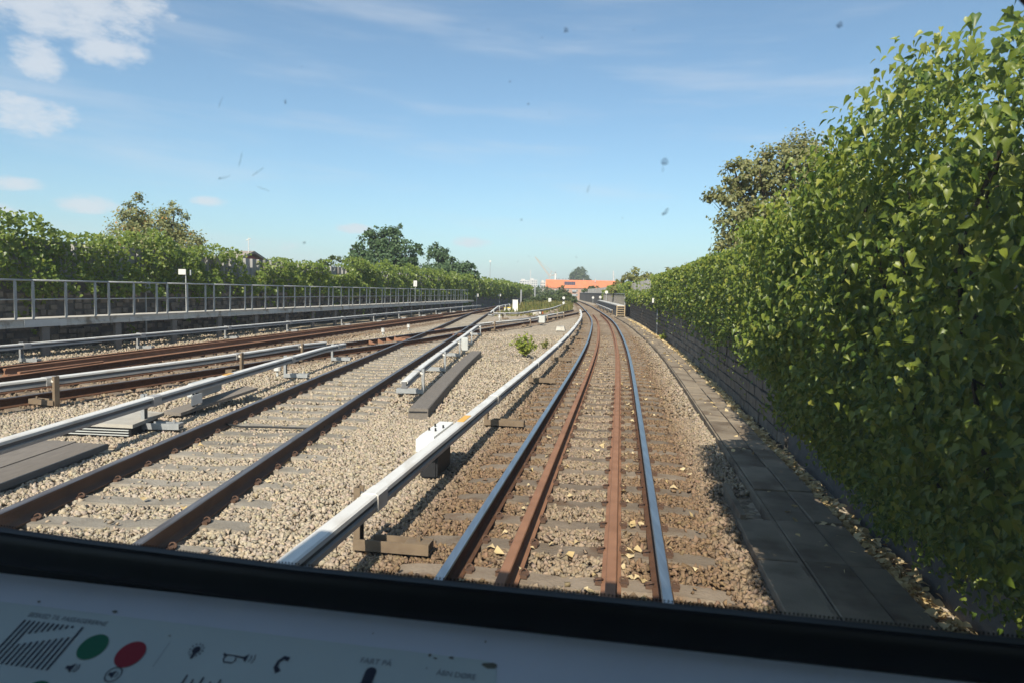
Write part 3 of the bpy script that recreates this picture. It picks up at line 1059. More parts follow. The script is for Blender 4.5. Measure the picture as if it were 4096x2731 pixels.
def ivy_front(y, h):
    """distance of the ivy's face from the track centre line"""
    bul = np.interp(y, [-9, 6.3, 7.4, 10, 30, 64, 70, 200], [1.49, 1.50, 2.34, 2.50, 2.60, 2.70, 2.9, 2.95])
    low = np.interp(h, [0, .5, 1.0, 1.6, 2.0, 2.7, 3.05, 3.4], [1.0, .88, .42, .06, .0, .0, .08, .4])
    back = np.interp(y, [0, 30, 55, 64, 200], [2.66, 2.74, 2.84, 3.08, 3.08])
    f = bul + low * (back - bul)
    f = f + np.interp(y, [0, 6, 9, 40], [1, 1, .7, .5]) * (.08 * noise2(y, h, 1.3, 1.0) + .12 * noise2(y, h * .7, 3.3, 4.0) + .16 * np.clip(noise2(y, h * .6, 5.2, 2.0), -.35, 1) + .04 * noise2(y, h, 9.0, 3.0))
    return np.minimum(f, back)


def build_ivy_right():
    p = TA.at(12, 2.5)
    root = empty('ivy', p[:3], label='thick green ivy bulging over the retaining wall beside the shiny track')
    tag(root, cat='ivy')
    inv = Matrix.Translation((-p[0], -p[1], 0))

    def scatter(n, y0, y1, h0, h1, deep, pw=1.0):
        y = y0 + (y1 - y0) * rng.random(n) ** pw
        h = h0 + (h1 - h0) * rng.random(n)
        d = np.where(rng.random(n) < .62, np.maximum(rng.normal(.035, .075, n), -.13), rng.random(n) * deep)
        return y, h, d
    ys, hs, ds = [], [], []
    for (n, y0, y1, h0, h1, deep) in ((7000, -4.5, .8, .1, 3.1, .45), (68000, .6, 7.4, .10, 3.2, .40), (9000, 7.4, 10, .2, 3.2, .4), (16000, 10, 20, .3, 3.2, .4), (13000, 20, 38, .6, 3.3, .35), (6500, 38, 64, 1.1, 3.3, .3), (5200, 62, 112, .8, 3.5, .3)):
        y, h, d = scatter(n, y0, y1, h0, h1, deep)
        top = np.interp(y, [-5, 1.9, 2.1, 2.5, 3.0, 3.7, 4.1, 4.6, 5.4, 6.5, 7.6, 20, 40, 120], [2.84, 2.92, 2.98, 3.05, 3.07, 3.12, 3.04, 2.88, 2.76, 2.74, 3.0, 3.12, 3.18, 3.17]) + .05 * noise2(y, y * .3, 1.6, 2.0) + .03 * noise2(y, y, 4.1, 5.0)
        hem = np.interp(y, [0, 6.5, 9, 13, 17, 20, 24, 30, 38, 45, 62, 75, 112], [.1, .2, .85, 1.2, 1.1, 1.3, 1.55, 1.65, 1.70, 1.80, 1.60, 1.2, 1.7]) + .72 * noise2(y, y * .1, 1.5, 7.0) + .22 * noise2(y, y * .4, 5.0, 3.0)
        keep = (h < top) & ((h > hem) | (rng.random(n) < .03))
        # thin patch where the barrier shows
        bare = (y > 41) & (y < 61) & (h > 2.30 + .25 * noise2(y, y, 1.0, 9.0))
        keep &= ~(bare & (rng.random(n) < .97))
        bare = (y > 100) & (h > 2.6)
        keep &= ~bare
        # bigger gaps in the shaded foot
        holes = (h < 1.0) & (noise2(y, h, 2.2, 11.0) > .25)
        keep &= ~(holes & (rng.random(n) < .8))
        ys.append(y[keep]); hs.append(h[keep]); ds.append(d[keep])
    # coarse hidden leaves added behind the face to block light and deepen shade
    nf = 11000
    y = -2.5 + 9.3 * rng.random(nf)
    h = .9 + 1.82 * rng.random(nf)
    ys.append(y); hs.append(h); ds.append(.20 + .5 * rng.random(nf))
    # the top surface of the bulge
    n = 8000
    y = .6 + rng.random(n) ** 1.3 * 34
    f = ivy_front(y, np.full(n, 2.8))
    oo = f + rng.random(n) * (2.95 - f)
    hh = np.interp(y, [-5, 1.9, 2.1, 2.5, 3.0, 3.7, 4.1, 4.6, 5.4, 6.5, 7.6, 20, 40, 120], [2.84, 2.92, 2.98, 3.05, 3.07, 3.12, 3.04, 2.88, 2.76, 2.74, 3.0, 3.12, 3.18, 3.17]) - .02 + .05 * noise2(y, y * .3, 1.6, 2.0) - rng.random(n) * .10
    y1, h1, d1 = np.concatenate(ys), np.concatenate(hs), np.concatenate(ds)
    off = np.minimum(ivy_front(y1, h1) + d1, 2.72 + .02 * rng.random(len(y1)) + np.where(y1 > 55, .25, 0))
    Y, H, O = np.concatenate([y1, y]), np.concatenate([h1, hh]), np.concatenate([off, oo])
    hd = TA.head(Y)
    P = np.stack([TA(Y) + O * np.cos(hd), Y - O * np.sin(hd), H], 1)
    N0 = np.stack([-np.cos(hd) * .75, np.sin(hd) - .75, np.full(len(Y), .65)], 1)
    size = np.interp(Y, [0, 6, 12, 30, 60, 110], [.031, .039, .058, .098, .17, .26]) * (.55 + .8 * rng.random(len(Y)))
    size[len(y1) - nf:len(y1)] *= 2.6
    r = np.clip(rng.normal(.45, .30, len(Y)) + .18 * noise2(Y, H, 2.0, 3.0), 0, 1)
    near = Y < 7.0
    near[len(y1) - nf:len(y1)] = False
    leaf_object('leaves', P[near], N0[near], size[near], r[near], M['ivy'], root, inv, jitter=.55, lobed=True)
    leaf_object('leaves', P[~near], N0[~near], size[~near], r[~near], M['ivy'], root, inv, jitter=.55)
    # the 300 leaves that show largest, singly
    n = 300
    y = 1.9 + rng.random(n) * 3.6
    h = 1.15 + rng.random(n) * (np.interp(y, [1.9, 2.5, 3.7, 4.6, 5.5], [2.74, 2.86, 2.92, 2.7, 2.6]) - 1.15)
    O = ivy_front(y, h) - .02 - rng.random(n) * .06
    hd = TA.head(y)
    base_me = np_mesh('leaf', LOBE_V - np.array([0, .3, 0]), LOBE_F, M['ivy'], {'r': ('FLOAT', np.full(len(LOBE_V), .62))})
    base2 = np_mesh('leaf', LOBE_V * np.array([.8, 1, 1]) - np.array([0, .3, 0]), LOBE_F, M['ivy'], {'r': ('FLOAT', np.full(len(LOBE_V), .40))})
    P = np.stack([TA(y) + O * np.cos(hd), y - O * np.sin(hd), h], 1)
    N0 = np.stack([-np.cos(hd) * .9, np.sin(hd) - .6, np.full(n, .55)], 1)
    _, _, _, (S, D, NN) = leaf_arrays(P, N0, np.ones(n), np.ones(n), jitter=.5)
    for i in range(n):
        s = .030 + .022 * rng.random()
        mw = Matrix(((S[i][0], D[i][0], NN[i][0], 0), (S[i][1], D[i][1], NN[i][1], 0), (S[i][2], D[i][2], NN[i][2], 0), (0, 0, 0, 1)))
        o = link_mesh('leaf', base_me if i % 3 else base2, root)
        o.matrix_parent_inverse = inv
        o.matrix_basis = Matrix.Translation(tuple(P[i])) @ mw @ Matrix.Scale(s, 4)
    mb = MB()
    for k in range(46):
        y = random.uniform(1.5, 22)
        pts = []
        for j in range(6):
            hh = 2.6 - j * random.uniform(.25, .45)
            if hh < .05:
                break
            yy = y + random.uniform(-.25, .25) + j * .05
            x_, y_, _, _ = TA.at(yy, float(ivy_front(np.array(yy), np.array(hh))) + .12)
            pts.append((x_, y_, hh))
        mb.tube(pts, .008, n=4)
    o = mb.build('stems', M['bark'], root, kind='stuff')
    o.matrix_parent_inverse = inv


def build_ivy_left():
    p = WALL_L.at(30)
    root = empty('climbing_plant', p[:3], label='sunlit climbing plant spilling over the barrier behind the raised walkway')
    tag(root, cat='climber')
    inv = Matrix.Translation((-p[0], -p[1], 0))
    Y, H, O = [], [], []
    for (n, y0, y1) in ((26000, 13, 30), (19000, 30, 50), (13000, 50, 80), (7000, 80, 118), (2500, 118, 148)):
        y = y0 + (y1 - y0) * rng.random(n)
        h = .1 + 4.3 * rng.random(n)
        top = 3.76 + .36 * noise2(y, y * .2, .55, 2.0) + .09 * noise2(y, y * .2, 1.7, 4.0) + np.interp(y, [13, 18, 24, 30, 34, 42, 47, 60, 75, 110, 150], [.15, .25, .15, .1, -.25, -.15, .3, .3, .1, -.1, -.5])
        hem = 1.75 + .40 * noise2(y, y * .1, 1.2, 6.0) + .25 * noise2(y, y * .3, 3.4, 1.0) + np.interp(y, [13, 36, 50, 74, 80, 84, 100], [0, 0, -.2, -.6, -1.4, -.4, -.5])
        keep = (h < top) & (h > hem)
        strand = (noise2(y, y * .05, 2.6, 3.0) > .55) & (h > .5) & (h < top) & (rng.random(n) < .30)
        foot = (noise2(y, h, 1.0, 8.0) > .62) & (h < 1.5) & (rng.random(n) < .55)
        keep |= strand | foot
        for (gy, gh, wy, wh) in ((25.0, 3.05, .55, .42), (29.6, 2.95, .5, .35), (30.9, 2.9, .35, .3), (32.9, 3.15, 1.2, .55), (42.6, 3.30, 1.7, .42), (62.0, 3.4, 1.2, .3), (66.0, 3.2, .7, .3)):
            keep &= ~((((y - gy) / wy) ** 2 + ((h - gh) / wh) ** 2) < 1)
        y, h, top = y[keep], h[keep], top[keep]
        n = len(y)
        bulge = .42 + .36 * noise2(y, h, .9, 3.0) + .18 * noise2(y, h, 2.6, 1.0)
        bulge = bulge * np.clip((top - h) / .35 + .25, 0, 1)
        bulge = np.where(h < 1.6, .10, bulge)
        dep = np.where(rng.random(n) < .65, np.clip(rng.normal(.03, .08, n), -.1, .4), rng.random(n) * .4)
        o = bulge - dep
        o = np.where(h > 3.45, o - rng.random(n) * .5, o)
        Y.append(y); H.append(h); O.append(o)
    Y, H, O = map(np.concatenate, (Y, H, O))
    hd = WALL_L.head(Y)
    P = np.stack([WALL_L(Y) + O * np.cos(hd), Y - O * np.sin(hd), H], 1)
    N0 = np.stack([np.cos(hd) * .55, -np.sin(hd) - .75, np.full(len(Y), .6)], 1)
    size = np.interp(Y, [13, 30, 60, 110, 150], [.105, .125, .185, .31, .42]) * (.55 + .8 * rng.random(len(Y)))
    r = np.clip(rng.normal(.45, .24, len(Y)), 0, 1)
    leaf_object('leaves', P, N0, size, r, M['ivy_left'], root, inv, jitter=.62)


build_ivy_right()
build_ivy_left()


# ------------------------------------------------------------------ trees and bushes
def make_tree(name, label, base, clumps, n, size, m, trunk_r=.18, group=None, cat='tree', up=0.5, squash=1.0):
    """clumps: (dx, dy, z, rx, rz) above the base point; limbs run to every clump"""
    root = empty(name, base, label=label, group=group)
    tag(root, cat=cat)
    mb = MB()
    zt = min(c[2] for c in clumps)
    fork = max(.3, zt * .75)
    mb.tube([(0, 0, -.3), (.02, 0, fork * .5), (0, .03, fork)], [trunk_r * 1.3, trunk_r, trunk_r * .8], n=8)
    mb.build('trunk', M['bark'], root, smooth=True)
    mb = MB()
    for (dx, dy, z, rx, rz) in clumps:
        mid = (dx * .45 + random.uniform(-.1, .1) * rx, dy * .45, fork + (z - fork) * .55)
        mb.tube([(0, 0, fork * .92), mid, (dx, dy, z), (dx * 1.05, dy, z + rz * .6)], [trunk_r * .6, trunk_r * .4, trunk_r * .22, trunk_r * .06], n=5)
        for q in range(3):
            a = random.uniform(0, 6.28)
            mb.tube([mid, (dx + math.cos(a) * rx * .6, dy + math.sin(a) * rx * .6, z + random.uniform(-.4, .6) * rz)], [trunk_r * .2, trunk_r * .04], n=4)
    mb.build('limbs', M['bark'], root)
    w = np.array([c[3] * c[3] * c[4] for c in clumps]) ** .7
    w /= w.sum()
    idx = rng.choice(len(clumps), n, p=w)
    C = np.array(clumps)[idx]
    # leaves gather in twigs: pick sub-centres on each clump's shell
    nsub = max(6, n // 26)
    sub_c = rng.choice(len(clumps), nsub, p=w)
    sd_ = rng.normal(0, 1, (nsub, 3))
    sd_ /= np.linalg.norm(sd_, axis=1)[:, None]
    rad = .45 + .62 * rng.random(nsub) ** .6
    CC = np.array(clumps)[sub_c]
    SP = np.stack([CC[:, 0] + sd_[:, 0] * CC[:, 3] * rad, CC[:, 1] + sd_[:, 1] * CC[:, 3] * rad, CC[:, 2] + sd_[:, 2] * CC[:, 4] * rad], 1)
    pick = rng.integers(0, nsub, n)
    spread = (CC[pick, 3] * .17)[:, None]
    P = SP[pick] + rng.normal(0, 1, (n, 3)) * spread * np.array([1, 1, .75])
    Nn = sd_[pick] + np.array([0, -.25, up])
    P = P.astype(float)
    V, F, rr, _ = leaf_arrays(P, Nn, size * (.6 + .8 * rng.random(n)), np.clip(rng.normal(.45, .25, n), 0, 1), droop=.5, jitter=.7)
    link_mesh('crown', np_mesh('crown', V, F, m, {'r': ('FLOAT', rr)}), root, kind='stuff')
    return root


G = -4.6
# left: olive tree with yellowing leaves behind the walkway
make_tree('leafy_tree', 'olive green tree with yellow fruit-like leaves rising behind the climber', (-17.2, 32.0, G),
          [(-1.75, 0, 7.9, .9, .8), (-.8, .3, 8.9, .95, 1.25), (-.35, 0, 9.9, .55, .95), (.7, 0, 8.8, 1.1, 1.2), (1.25, .2, 9.6, .6, .85), (1.9, 0, 8.2, .9, 1.0), (2.45, -.2, 7.5, .55, .7), (0, 0, 7.9, 1.4, 1.1), (-1.2, .2, 7.5, 1.2, .9), (-2.4, .1, 7.5, .55, .45), (1.3, 0, 7.4, 1.2, 1.0)],
          24000, .105, M['olive'], .17)
# dark tree, middle left
make_tree('leafy_tree', 'tall dark green spreading tree behind the climber', (-12.0, 64.0, G),
          [(-2.5, 0, 9.2, 1.0, 1.5), (-1.5, .4, 10.6, 1.0, 1.5), (-.9, 0, 11.5, .7, 1.0), (.4, 0, 11.0, 1.2, 1.6), (1.0, .3, 12.0, .6, 1.0), (2.0, 0, 9.8, 1.1, 1.5), (2.8, 0, 10.2, .7, .9), (0, 0, 8.8, 2.0, 1.6), (1.6, .2, 8.6, 1.3, 1.2), (-1.9, .2, 8.4, 1.4, 1.2), (-2.9, 0, 10.1, .45, .7)],
          12000, .225, M['darktree'], .22)
make_tree('leafy_tree', 'lower dark green tree with a drooping side branch', (-9.0, 84.0, G),
          [(-1.8, 0, 8.5, 1.5, 1.3), (-.3, .3, 10.9, 1.2, 1.4), (.9, 0, 10.0, 1.0, 1.4), (2.4, 0, 9.0, 1.3, 1.0), (3.4, .2, 9.6, .8, .7), (4.0, 0, 8.5, .8, .6), (.3, 0, 8.4, 2.2, 1.3), (2.0, 0, 7.9, 2.0, 1.0)],
          11000, .26, M['darktree'], .2)
make_tree('leafy_tree', 'sparse pale-leaved branch poking above the climber', (-13.8, 50.5, G),
          [(-.9, 0, 8.1, .6, .35), (.0, 0, 8.4, .6, .35), (.8, 0, 8.8, .45, .25), (-.2, 0, 7.8, 1.0, .4)], 1300, .15, M['midtree'], .08)
# right: bronze tree behind the ivy wall
make_tree('leafy_tree', 'bronze-green tree leaning out behind the ivy wall', (9.0, 23.0, G + .35),
          [(-2.05, 0, 9.55, .55, .45), (-1.6, .2, 10.3, .55, .6), (-.9, 0, 10.35, .75, .8), (-.1, 0, 10.6, .9, .9), (.9, .2, 10.9, 1.0, 1.0), (-1.45, 0, 8.7, .85, .85), (-.5, .3, 9.3, 1.1, 1.0), (.5, 0, 9.5, 1.2, 1.2), (-1.6, .2, 7.7, .7, .8), (-.6, 0, 7.9, 1.1, .9), (.6, 0, 8.0, 1.2, 1.0), (1.7, 0, 9.8, 1.0, 1.2), (1.5, .2, 8.3, 1.2, 1.1)],
          26000, .11, M['browntree'], .18)
# bushes on and behind the barrier on the right
make_tree('bush', 'dark green bush growing on the barrier by the ivy', (12.05, 42.5, 1.0), [(0, 0, 1.9, .55, .5), (.45, 0, 1.7, .5, .4), (-.3, .1, 1.5, .4, .35)], 900, .16, M['midtree'], .04, cat='bush')
make_tree('bush', 'low dark bush behind the bare barrier panels', (13.1, 54, 0.5), [(-1.0, 0, 2.5, .8, .45), (.3, 0, 2.6, .9, .5), (1.2, 0, 2.5, .6, .5)], 1000, .2, M['darktree'], .05, cat='bush')
make_tree('bush', 'yellow-green feathery bush behind the barrier beyond the steps', (14.2, 80, -1.0), [(-1.3, 0, 4.2, 1.0, .9), (.2, 0, 4.9, 1.2, 1.1), (1.4, 0, 4.6, .9, .9), (-2.0, 0, 3.6, .9, .7)], 2200, .26, M['yelltree'], .08, cat='bush')
make_tree('bush', 'yellow-green bush topped with a paler crest beside the barrier', (14.6, 66, -1.0), [(-.6, 0, 4.3, .8, .7), (.5, 0, 4.8, .8, .9), (1.3, 0, 4.2, .7, .7)], 1800, .22, M['yelltree'], .08, cat='bush')
# centre distance
make_tree('leafy_tree', 'round green tree rising behind the long orange roof', (46.0, 480.0, G),
          [(-4.5, 0, 12, 4.0, 4.0), (0, 0, 17, 5.5, 5.5), (3.5, 0, 14, 4.5, 5.0), (-2.5, 0, 18.5, 3.8, 3.8), (1.0, 0, 21.5, 3.2, 3.0), (6, 0, 10, 3.5, 3.0), (-6, 0, 9, 3.2, 2.6)], 9000, .95, M['midtree'], .5)
row = [(2.0, 205, 8.2, 4.0), (6.0, 215, 9.2, 4.4), (-3.0, 190, 7.6, 3.6), (10.5, 225, 9.6, 4.2), (13.5, 230, 8.2, 3.6), (-9.0, 185, 7.4, 3.6)]
row_lab = ['olive tree beside a thin grey pole in the far tree belt', 'taller dark tree in the far tree belt', 'low olive tree at the end of the climber wall',
           'dark tree touching the brick house corner', 'low dark tree in front of the brick house corner', 'low tree hidden behind the end of the climber']
for (x, y, h, rr), lb in zip(row, row_lab):
    make_tree('leafy_tree', lb, (x, y, G), [(random.uniform(-.4, .4) * rr, 0, h * .62, rr * .75, h * .28), (-rr * .5, 0, h * .5, rr * .6, h * .3), (rr * .5, 0, h * .5, rr * .6, h * .3), (0, 0, h * .3, rr * .9, h * .3)],
              2200, .5, M['midtree'] if x > 5 else M['olive'], .2, group='trees of the far belt')
bl = [((8.3, 118, -.5), [(-.6, 0, 1.6, 1.0, .9), (.5, 0, 2.2, 1.0, .9), (.2, 0, 3.0, .8, .8)], 'dark green bush in front of the orange-roofed building'),
      ((10.2, 126, -.5), [(0, 0, 1.7, .9, .8), (.8, 0, 1.3, .8, .6)], 'bright green bush at the bend of the shiny track'),
      ((6.0, 116, -.5), [(0, 0, 1.5, 1.1, .8), (-1.2, 0, 1.2, 1.0, .6)], 'grey-green bush at the back of the grassy island'),
      ((3.6, 112, -.5), [(0, 0, 1.1, 1.1, .6), (-1.3, 0, .9, .9, .5)], 'low rounded bush by the thin grey pole'),
      ((19.5, 170, -1.0), [(0, 0, 4.0, .9, .8), (-1.6, 0, 3.6, .8, .6), (1.2, 0, 4.2, .8, .7)], 'small dark bush showing above the far barrier')]
for b, cl, lb in bl:
    make_tree('bush', lb, b, cl, 1500, .26, M['midtree'], .06, cat='bush')


def weed(name, label, base, h, w, n, m):
    root = empty(name, base, label=label)
    tag(root, cat='weed')
    mb = MB()
    P = []
    for k in range(n):
        a = random.uniform(0, 6.28)
        lean = random.random() ** .7 * w
        hh = h * (1 - .55 * lean / w) * random.uniform(.6, 1)
        tip = Vector((math.cos(a) * lean, math.sin(a) * lean, hh))
        mid = Vector((tip.x * .35, tip.y * .35, hh * .55))
        mb.tube([(0, 0, -.02), mid, tip], [.008, .006, .002], n=4)
        for j in range(16):
            t = random.uniform(.2, 1.02)
            q = mid * (2 * t) if t < .5 else mid + (tip - mid) * (2 * t - 1)
            P.append((q.x + random.gauss(0, .03), q.y + random.gauss(0, .03), q.z + random.gauss(0, .025)))
    mb.build('stem', M['bark'], root)
    P = np.array(P)
    Nn = np.tile(np.array([0, -.5, .8]), (len(P), 1))
    V, F, rr, _ = leaf_arrays(P, Nn, .075 * (.6 + .8 * rng.random(len(P))), rng.random(len(P)), droop=.3, jitter=.7)
    link_mesh('leaves', np_mesh('leaves', V, F, m, {'r': ('FLOAT', rr)}), root, kind='stuff')


weed('weed', 'bright green leafy weed growing alone in the pale gravel', (.42, 22.05, 0), .95, .52, 44, M['weed'])
weed('weed', 'small yellowish weed against the long white conductor rail', (1.26, 25.8, 0), .38, .2, 9, M['yelltree'])
weed('weed', 'green tuft at the foot of the block-stone wall', TA.at(31.5, 2.6)[:3], .55, .25, 9, M['weed'])


def build_grass():
    n = 5200
    y = 58 + 62 * rng.random(n) ** .8
    lo = np.maximum(TD(y) + 1.9, C8(y) + .6)
    lo = np.where(y > 108, TD(y) + 2.0, lo)
    hi = TA(y) - 2.2
    ok = hi > lo + .3
    # island between the two lines; also the strip left of the far conductor rail
    lo2, hi2 = TD(y) + 2.2, C8(y) - .5
    x = np.where(rng.random(n) < .35, lo + (hi - lo) * rng.random(n), lo2 + np.maximum(hi2 - lo2, .3) * rng.random(n))
    keep = ok & ~((np.abs(x - TX(y)) < 1.4) & (y < 82)) & ~((np.abs(x - TC(y)) < 1.3) & (y < 90)) & (noise2(x, y, .35, 2.0) > -.35)
    x, y = x[keep], y[keep]
    n = len(x)
    hgt = (.25 + .55 * rng.random(n)) * np.clip((y - 54) / 25, .35, 1.1)
    w = .05 + .09 * rng.random(n)
    a = rng.random(n) * 3.14
    lx, ly = rng.normal(0, .2, n) * hgt, rng.normal(0, .2, n) * hgt
    B = np.stack([x, y, np.full(n, -.03)], 1)
    dv = np.stack([np.cos(a) * w, np.sin(a) * w, np.zeros(n)], 1)
    T = B + np.stack([lx, ly, hgt], 1)
    V = np.stack([B - dv, B + dv, T + dv * .3, T - dv * .3], 1).reshape(-1, 3)
    F = np.arange(n * 4).reshape(-1, 4)
    r = np.repeat(np.clip(.45 + .35 * noise2(x, y, .2, 5.0) + rng.normal(0, .15, n), 0, 1), 4)
    tag(link_mesh('grass', np_mesh('grass', V, F, M['grass'], {'r': ('FLOAT', r)})), 'rough green and yellow grass on the island between the far tracks', 'grass', kind='stuff')


build_grass()

# ------------------------------------------------------------------ cable trough slabs, boards, lids
tr = empty('cable_trough', TA.at(20, 2.15)[:3], label='grey concrete slab path along the foot of the ivy wall')
tag(tr, cat='path slabs')
pt = TA.at(20, 2.15)
invt = Matrix.Translation((-pt[0], -pt[1], 0))
slab_me = {}


def slab(w, l, th, m, key):
    if key not in slab_me:
        bm = bmesh.new()
        bmesh.ops.create_cube(bm, size=1)
        for v in bm.verts:
            v.co = Vector((v.co.x * w, v.co.y * l, v.co.z * th))
        bmesh.ops.bevel(bm, geom=list(bm.edges), offset=.006, segments=1, affect='EDGES')
        me = bpy.data.meshes.new(key)
        bm.to_mesh(me)
        bm.free()
        me.materials.append(m)
        slab_me[key] = me
    return slab_me[key]


def trough_shift(y):
    return float(np.interp(y, [0, 8, 25, 40, 60], [0, .02, .06, -.08, -.25]))


y = 2.0
while y < 62:
    for (o_, w_) in ((2.02, .33), (2.325, .27)):
        x_, y_, _, h_ = TA.at(y, o_ + trough_shift(y))
        q = link_mesh('slab', slab(w_ - .010, .985, .08, M['slab'], 'slab%d' % int(w_ * 100)), tr, (x_, y_, .006 + random.uniform(-.012, .010)), -h_ + random.uniform(-.012, .012))
        q.matrix_parent_inverse = invt
    if y < 6.6:
        x_, y_, _, h_ = TA.at(y, 1.69)
        q = link_mesh('slab', slab(.32, .985, .08, M['slab'], 'slab_edge'), tr, (x_, y_, .0), -h_)
        q.matrix_parent_inverse = invt
    y += 1.0
fr = TA.frames(1.5, 62, lambda y: 1.835 + trough_shift(y), 0, step=1.0)
mb = MB()
mb.sweep(fr, [(-.018, -.1), (-.018, .045), (.008, .045), (.008, -.1)])
o = mb.build('kerb', M['slab'], tr)
o.matrix_parent_inverse = invt
mb = MB()
x_, y_, _, h_ = TA.at(7.0, 1.58)
mb.box((0, 0, .02), (.05, 1.1, .12))
o = mb.build('loose_kerb', M['slab'], tr, loc=(x_, y_, 0), rz=-h_)
o.matrix_parent_inverse = invt

bd = empty('plastic_plank', (-1.35, 16.7, 0), label='long dark grey plastic plank lying in the gravel by the short conductor rail')
tag(bd, cat='plank')
mb = MB()
pl = Curve([(11.2, -1.53), (16, -1.42), (22.3, -1.16)])
mb.sweep(pl.frames(11.2, 22.3, 0, .0, step=1.2), [(-.165, -.05), (-.165, .13), (-.150, .145), (.150, .145), (.165, .13), (.165, -.05)])
o = mb.build('plank_body', M['matgrey'], bd)
o.matrix_parent_inverse = Matrix.Translation((1.35, -16.7, 0))
mb = MB()
mb.box((-1.53, 11.195, .085), (.30, .012, .02))
o = mb.build('end_seam', M['black'], bd)
o.matrix_parent_inverse = Matrix.Translation((1.35, -16.7, 0))

gb = empty('board_path', (-5.7, 7.5, 0), label='path of long grey boards in front of the pale concrete lid')
tag(gb, cat='board path')
for i in range(4):
    x0 = -6.06 + i * .235
    for (ya, yb) in ((3.2 - .4 * (i % 2), 6.2 + .5 * (i % 2)), (6.215 + .5 * (i % 2), 8.75 - .05 * i)):
        mb = MB()
        mb.box((x0 + .117, (ya + yb) / 2, .02 + .006 * ((i * 3) % 2)), (.222, yb - ya - .012, .07))
        o = mb.build('board', M['matgrey'], gb)
        o.matrix_parent_inverse = Matrix.Translation((5.7, -7.5, 0))
lid = empty('cable_chamber', (-5.7, 9.9, 0), label='pale concrete chamber lid with a black louvred front')
tag(lid, cat='chamber lid')
mb = MB()
mb.add([(-6.25, 9.45, .11), (-5.22, 9.32, .11), (-5.28, 10.3, .11), (-6.3, 10.6, .11), (-6.25, 9.45, .16), (-5.22, 9.32, .16), (-5.28, 10.3, .16), (-6.3, 10.6, .16)],
       [(0, 3, 2, 1), (4, 5, 6, 7), (0, 1, 5, 4), (1, 2, 6, 5), (2, 3, 7, 6), (3, 0, 4, 7)])
o = mb.build('lid_plate', M['conc'], lid)
o.matrix_parent_inverse = Matrix.Translation((5.7, -9.9, 0))
mb = MB()
mb.add([(-6.33, 9.47, -.05), (-5.27, 9.37, -.05), (-5.33, 10.2, -.05), (-6.33, 10.5, -.05), (-6.33, 9.47, .108), (-5.27, 9.37, .108), (-5.33, 10.2, .108), (-6.33, 10.5, .108)],
       [(0, 3, 2, 1), (4, 5, 6, 7), (0, 1, 5, 4), (1, 2, 6, 5), (2, 3, 7, 6), (3, 0, 4, 7)])
o = mb.build('chamber', M['black'], lid)
o.matrix_parent_inverse = Matrix.Translation((5.7, -9.9, 0))
for k in range(3):
    mb = MB()
    mb.box((-5.8, 9.385, .005 + .036 * k), (1.04, .02, .012), -.094)
    o = mb.build('louvre', M['greybox'], lid)
    o.matrix_parent_inverse = Matrix.Translation((5.7, -9.9, 0))
pc = empty('grey_plank', (-5.35, 12.0, 0), label='short grey plank leaning under the junction box past the concrete lid')
tag(pc, cat='plank')
mb = MB()
mb.add([(-5.5, 10.7, .05), (-5.2, 10.65, .04), (-4.75, 12.7, .16), (-5.05, 12.8, .17), (-5.5, 10.7, .10), (-5.2, 10.65, .09), (-4.75, 12.7, .21), (-5.05, 12.8, .22)],
       [(0, 3, 2, 1), (4, 5, 6, 7), (0, 1, 5, 4), (1, 2, 6, 5), (2, 3, 7, 6), (3, 0, 4, 7)])
o = mb.build('plank_body', M['matgrey'], pc)
o.matrix_parent_inverse = Matrix.Translation((5.35, -12, 0))
mb = MB()
mb.tube([(-4.42, 10.15, .05), (-4.0, 10.0, .025), (-3.5, 9.94, .04), (-3.0, 9.95, .03), (-2.75, 10.0, .05)], .016, n=6)
tag(mb.build('track_cable', M['cable'], smooth=True), 'black cable crossing between the dull dark rails', 'cable')
mb = MB()
mb.add([(2.4, 37.6, 0), (2.9, 37.5, 0), (3.0, 38.1, 0), (2.5, 38.3, 0), (2.45, 37.7, .22), (2.85, 37.6, .2), (2.9, 38.0, .26), (2.55, 38.15, .24)],
       [(0, 3, 2, 1), (4, 5, 6, 7), (0, 1, 5, 4), (1, 2, 6, 5), (2, 3, 7, 6), (3, 0, 4, 7)])
tag(mb.build('concrete_block', M['conc']), 'rough concrete block in the gravel beside the long white conductor rail', 'block')

# ------------------------------------------------------------------ loose ballast, litter, dry leaves
SLA = np.array([(x, y, h) for (x, y, h) in SLEEPERS])


def on_sleeper(x, y, pad=0.0):
    hit = np.zeros(len(x), bool)
    for (sx, sy, h) in SLEEPERS:
        dx, dy = x - sx, y - sy
        la = dx * math.cos(h) - dy * math.sin(h)
        lo = dx * math.sin(h) + dy * math.cos(h)
        hit |= (np.abs(la) < 1.22) & (np.abs(lo) < .10 + pad)
    return hit


def near_rail(x, y, d=.085):
    hit = np.zeros(len(x), bool)
    for c in (TA, TC, TD, TX):
        o_ = (x - c(y)) * np.cos(c.head(y))
        for s in (-.752, .752):
            hit |= np.abs(o_ - s) < d
    o_ = (x - TA(y)) * np.cos(TA.head(y))
    for s in (-.34, .39):
        hit |= np.abs(o_ - s) < d
    return hit


def blocked(x, y):
    o_ = (x - TA(y)) * np.cos(TA.head(y))
    b = (o_ > 1.82) & (o_ < 2.52)
    b |= (o_ > 1.50) & (y < 7.2)
    b |= o_ > 2.66
    b |= (np.abs(x - pl(y)) < .16) & (y > 11.1) & (y < 22.4)
    b |= (x > -6.08) & (x < -5.1) & (y < 8.8)
    b |= (x > -6.35) & (x < -5.25) & (y > 9.3) & (y < 10.4)
    return b


